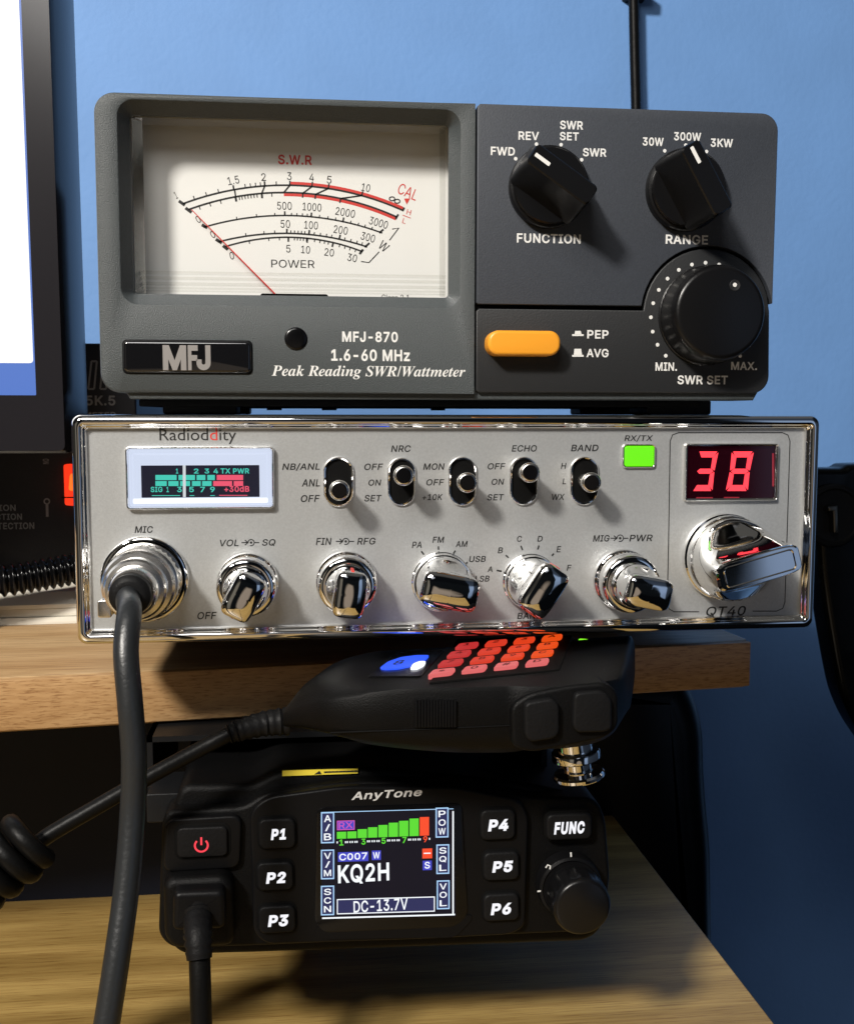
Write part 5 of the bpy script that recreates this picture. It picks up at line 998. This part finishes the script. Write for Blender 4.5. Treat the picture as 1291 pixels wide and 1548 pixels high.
for i in range(4):
    for j in range(4):
        cpt = k0+ex_*i+ey_*j; u = ex_*.36; v = ey_*.27
        flat = roundpoly([((cpt-u-v).x,(cpt-u-v).y),((cpt+u-v).x,(cpt+u-v).y),((cpt+u+v).x,(cpt+u+v).y),((cpt-u+v).x,(cpt-u+v).y)], 1.2, 3)
        m = MB(); m.loft([[(x,y,FZ-1.6) for x, y in flat],[(x,y,zk-.3) for x, y in flat],[(x,y,zk) for x, y in inset(flat,.3)]])
        k = m.build('key', PINKK if j == 0 else REDS[i], hm)
        m = MB(); ch = ('*0#D','789C','456B','123A')[j][i]; vs, fs = glyphs(ch, 'b'); xm = (min(v_[0] for v_ in vs)+max(v_[0] for v_ in vs))/2; ym = (min(v_[1] for v_ in vs)+max(v_[1] for v_ in vs))/2
        V = m.verts([cpt+ex_.normalized()*(a-xm)*5+ey_.normalized()*(b-ym)*5.5+Vector((0,0,.04)) for a, b in vs])
        for f, _ in fs: m.face([V[t] for t in f])
        m.build('legend', mat('key_ink',(.12,.01,.01),.5), k, smooth=0, normals=False)
top_quad([(556,1022),(636,1022),(672,982),(600,986)], FZ-5, FZ-.3, .2).build('display_surround', BLKG, hm)
dsp = top_quad([(574,1009),(586,1000),(606,993),(630,990),(649,990),(642,998),(626,1005),(602,1010),(582,1011)], FZ-.6, FZ+.1, .08).build('display', glow('blue_display',(.02,.10,1.0),1.1), hm)
m = MB(); c0 = PZ(606,1001,FZ+.16); vs, fs = glyphs('8','b'); V = m.verts([c0+ex_.normalized()*(a-.3)*7+ey_.normalized()*(b-.25)*9 for a, b in vs])
for f, _ in fs: m.face([V[t] for t in f])
m.build('digit', glow('blue_digit',(.01,.02,.10),.5), dsp, smooth=0, normals=False)
top_quad([(620,1010),(624,1003),(634,999),(644,999),(640,1005),(630,1010)], FZ-.3, FZ+.2, .1).build('indicator_lamp', glow('white_lamp',(.9,.92,1.0),1.4), hm)
top_quad([(872,969),(875,965),(890,966),(887,970)], FZ-2.2, FZ-1.2, .2).build('indicator_lamp', glow('green_lamp',(.25,1.0,.02),1.3), hm)
# hanging stud under the head
c0 = P3(874,1166,-18); m = MB()
tx_, ty_ = math.sin(math.radians(9)), 0
def lz(mb, c_, prof, n=36): mb.loft([[(c_.x+r_*math.cos(2*math.pi*k/n)-(z-c_.z)*tx_, c_.y+r_*math.sin(2*math.pi*k/n), z+r_*math.cos(2*math.pi*k/n)*tx_) for k in range(n)] for r_, z in prof])
zt = P(872,1147,-18)[1]; zb = P(872,1175,-18)[1]
lz(m, c0, [(4.5,zt+5),(4.5,zt+2.4),(6.0,zt+2.2),(6.2,zt+1.8),(6.2,zt+.3),(5.9,zt),(3.5,zt-.15),(3.5,zb+1.9),(3.7,zb+1.7),(6.2,zb+1.5),(6.6,zb+1.0),(6.6,zb+.3),(6.3,zb)]); m.build('hanging_stud', CHROME, hm, smooth=35)
# strain relief and cord, then the coil
m = MB(); rp = spline([P3(436,1090,-9), P3(400,1094,-10), P3(362,1104,-12), P3(345,1110,-12.5)], 8)
tube(m, rp, lambda u: 3.6-1.3*u+.28*math.sin(u*60), 18); m.build('strain_relief', RUBBER, hm, smooth=60)
m = MB(); tube(m, spline([P3(352,1107,-12.3), P3(300,1134,-14), P3(230,1172,-17), P3(150,1218,-20), P3(75,1262,-22), P3(50,1282,-23)], 8), 1.95, 14); m.build('cord', BCORD, hm, smooth=60)
m = MB(); h0 = P3(52,1268,-25); h1 = P3(-150,1420,-34); ax = (h1-h0); Lh = ax.length; ax.normalize(); u_ = ax.orthogonal().normalized(); v_ = ax.cross(u_); hp = []
for k in range(0, 260):
    t = k/259; a = t*2*math.pi*Lh/5.1; hp.append(h0+ax*Lh*t+(u_*math.cos(a)+v_*math.sin(a))*6.2)
tube(m, hp, 2.35, 12); m.build('coil', BCORD, hm, smooth=60)

# ================================================================== MONITOR
mo = thing('computer_monitor', 'dark framed computer monitor with a lit white window, cut by the left edge', 'monitor', (-190,90,-44))
YM = 72.0
pa, pb_ = P(79,0,YM), P(101,610,YM); lean = math.atan2(pb_[0]-pa[0], pa[1]-pb_[1])
pbr = P(104,686,YM)                                   # lower right corner of the front
def MM(u, v): ca, sa = math.cos(lean), math.sin(lean); return pbr[0]-u*ca-v*sa*1.0, pbr[1]+v*ca-u*sa*0
Wm, Hm = 330, 182
m = MB(); o = roundpoly([MM(0,0),MM(Wm,0),MM(Wm,Hm),MM(0,Hm)], 2, 4)
sbx = [MM(9.2,18.5),MM(Wm-9,18.5),MM(Wm-9,Hm-9),MM(9.2,Hm-9)]
so = roundpoly([MM(0,0),MM(Wm,0),MM(Wm,Hm),MM(0,Hm)], 2, 4); s1 = roundpoly([MM(1,1),MM(Wm-1,1),MM(Wm-1,Hm-1),MM(1,Hm-1)], 2, 4); s2 = roundpoly(sbx, .3, 4); s3 = roundpoly([(x,z) for x, z in sbx], .3, 4)
m.loft([at_y(so,YM+34), at_y(so,YM+2.0), at_y(s1,YM), at_y(s2,YM), at_y(s3,YM+1.2)], True, False); m.build('frame', mat('monitor_black',(.014,.013,.016),.22), mo, smooth=40)
m = MB(); m.sheet(at_y(sbx,YM+1.1)); sc_ = m.build('screen', glow('desktop_blue',(.09,.22,.72),.8), mo, smooth=0)
wr = P(50,548,YM+1); m = MB(); wz = [( *P(24,0,YM+1),), (*P(50,546,YM+1),)]
x_b, z_b = P(51,549,YM+1); sl = lean*1.15
m.sheet(at_y(roundpoly([(x_b,z_b),(x_b-290,z_b),(x_b-290,z_b+138),(x_b-138*math.tan(sl),z_b+138)],1.2,4),YM+1.04)); m.build('window', glow('white_page',(1.0,1.0,1.0),1.05), sc_, smooth=0)
m = MB(); box(m, -215, 95, SHZ, -150, 140, SHZ+4); box(m, -195, 112, SHZ+3.9, -168, 125, 60); m.build('stand', BLKG, mo, smooth=0)

# ================================================================== POWER SUPPLY
ps = thing('power_supply', 'black power supply box with a red lit rocker switch behind the monitor', 'power supply', (-200,200,-44))
YP = 150.0
px1 = P(206,580,YP)[0]; pz1 = P(150,519,YP)[1]
m = MB(); slab(m, rr(px1-230,SHZ+1,px1,pz1,1.5), YP, YP+110, .8); pcs = m.build('case', mat('psu_black',(.012,.012,.018),.5,bump=.2,bscale=900), ps)
m = MB(); yp = YP-.08
textpx(m, ZI, '15K.5', 117,598,175,613, yp, st='b'); textpx(m, ZI, 'METER', 128,623,176,631, yp, st='b')
for k in range(3):
    x0 = 116+k*18
    for a, b in (((x0,588),(x0+5,546)),((x0+5,546),(x0+13,546)),((x0+13,546),(x0+9,588)),((x0+9,588),(x0,588))): strip(m, PL(ZI,(a,b),yp), .7, yp)
m.build('lettering', GREYINK, pcs, smooth=0, normals=False); m = MB()
textpx(m, ZI, 'TION', -10,763,24.5,772.5, yp, st='b'); textpx(m, ZI, 'CTION', -6,776.5,34,786, yp, st='b'); textpx(m, ZI, 'TECTION', -3,790,52.5,800, yp, st='b')
for y0_ in (693,): textpx(m, ZI, 'ON', 66,y0_,74,y0_+9, yp, st='b', rot=-math.pi/2)
cpt = P(71.5,758,yp); strip(m, [(cpt[0]+1.0*math.cos(a*.4),cpt[1]+1.0*math.sin(a*.4)) for a in range(17)], .5, yp); strip(m, [(cpt[0],cpt[1]-1.2),(cpt[0],cpt[1]-6)], 1.0, yp)
m.build('lettering', GREYINK, pcs, smooth=0, normals=False)
rs = [P(x,y,YP-4) for x, y in ((96,702),(130,702),(130,766),(98,764))]
m = MB(); slab(m, roundpoly(rs,1,3), YP-4, YP+1, .8, 3); rk = m.build('rocker_switch', glow('red_rocker',(.95,.035,.008),1.2), ps)
m = MB(); q_ = [P(x,y,YP-4.3) for x, y in ((106,716),(130,714),(130,742),(104,742))]; slab(m, roundpoly(q_,1.2,4), YP-4.3, YP-3.6, .2, 2); m.build('lens', glow('orange_lens',(1.0,.16,.02),1.3), rk)
m = MB(); q_ = [P(x,y,YP-4.2) for x, y in ((94,751),(130,751),(130,753),(94,753))]; m.sheet(at_y(q_,YP-4.2)); m.build('rocker_gap', VOID, rk, smooth=0)

# ribbed hose
m = MB(); h = [P3(x,y,Y) for x, y, Y in ((-160,897,92),(-60,884,96),(20,876,101),(80,866,106),(140,856,112),(230,848,120))]
path = spline(h, 60); L_ = 0; rp = []
for i, p in enumerate(path):
    rp.append(p)
m_len = sum((b-a).length for a, b in zip(path, path[1:]))
tube(m, rp, lambda u: 5.0+.75*math.sin(u*m_len*2*math.pi/3.35), 18)
o = m.build('ribbed_hose', BLKG, smooth=70); tag(o, 'black corrugated hose lying on the booklets below the red switch', 'hose')
# booklets
zb0 = SHZ
for k in range(3):
    t = (2.4,2.6,7.0)[k]; z0 = zb0+(0.1,2.7,5.5)[k]
    fy = PZ(60,945,SHZ).y
    y0 = fy+(0,1.5,1.0)[k]; m = MB()
    pr = [(0,0),(0,t*.35),(.5,t),(8,t+.1),(95,t+.1),(95,0)] if k < 2 else [(0,0),(0,t*.2),(5,t*.75),(14,t),(95,t),(95,0)]
    m.loft([[(x, y0+a+(x+150)*(.05 if k<2 else .08), z0+b) for a, b in pr] for x in (-330,-86)])
    o = m.build('booklet', PAPER, smooth=0)
    tag(o, ('lowest cream booklet of the stack, lying on the shelf by the silver radio','thin middle booklet of the cream stack left of the silver radio','topmost and thickest cream booklet, directly under the corrugated hose')[k], 'booklet', 'booklets stacked on the shelf')

# wall cable
cy = 388.0
m = MB(); tube(m, spline([P3(955,-160,cy), P3(956.5,-60,cy), P3(957.5,0,cy), P3(959,80,cy), P3(961,165,cy), P3(963,320,cy), P3(965,560,cy), P3(968,1000,cy), P3(970,1700,cy)], 8), 3.1, 16)
wc = m.build('coaxial_cable', BCORD, smooth=60); tag(wc, 'black cable running straight down the blue wall behind the meter', 'cable')
m = MB(); a = P3(960,-16,cy); slab(m, rr(a.x-5,a.z-3.5,a.x+9,a.z+3.5,1.5), cy-5.5, 400.5, 1); cl = m.build('cable_clip', BLK, wc)

# black case at the right edge
bc = thing('black_case', 'glossy black curved case with metal latch, cut by the right edge', 'case', tuple(P3(1290,1000,150)))
YC = 150.0
oc = PL(ZI, [(1200,708),(1275,708),(1283,702),(1340,700),(1560,720),(1560,1180),(1330,1150),(1291,1094),(1272,1050),(1262,1000),(1250,930),(1241,868),(1236,800),(1200,780)], YC)
m = MB(); slab(m, roundpoly(oc,6,5), YC, YC+13, 3, 5); m.build('shell', mat('case_black',(.002,.002,.002),.2,dirt=.1,spec=.2), bc)
c = P(1262,780,YC-3); m = MB(); lathe(m, c[0], c[1], [(13.5,YC+1),(13.5,YC-1.5),(12.8,YC-2.4),(11.5,YC-2.6),(10.8,YC-1.8),(9,YC-1.6)], 48); m.build('round_pad', RUBBER, bc)
q_ = [P(x,y,YC-6) for x, y in ((1252,766),(1266,764),(1267,806),(1260,806),(1259,773),(1252,773))]
m = MB(); slab(m, roundpoly(q_,.5,3), YC-6, YC-2, .4, 2); m.build('latch', mat('dull_latch', (.16,.15,.13), .35, metal=1), bc)

# tall black bag in the dark beyond the desk
YB = 190.0
og = PL(ZI, [(860,1020),(1040,1020),(1062,1062),(1075,1110),(1076,1170),(1080,1230),(1086,1290),(1088,1420),(1092,1760),(860,1760)], YB)
m = MB(); slab(m, roundpoly(og,8,5), YB, YB+55, 14, 6); o = m.build('black_bag', mat('bag_black',(.002,.002,.0025),.3,bump=.3,bscale=70,spec=.2)); tag(o, 'tall black bag standing in the shadow right of the lower desk', 'bag')
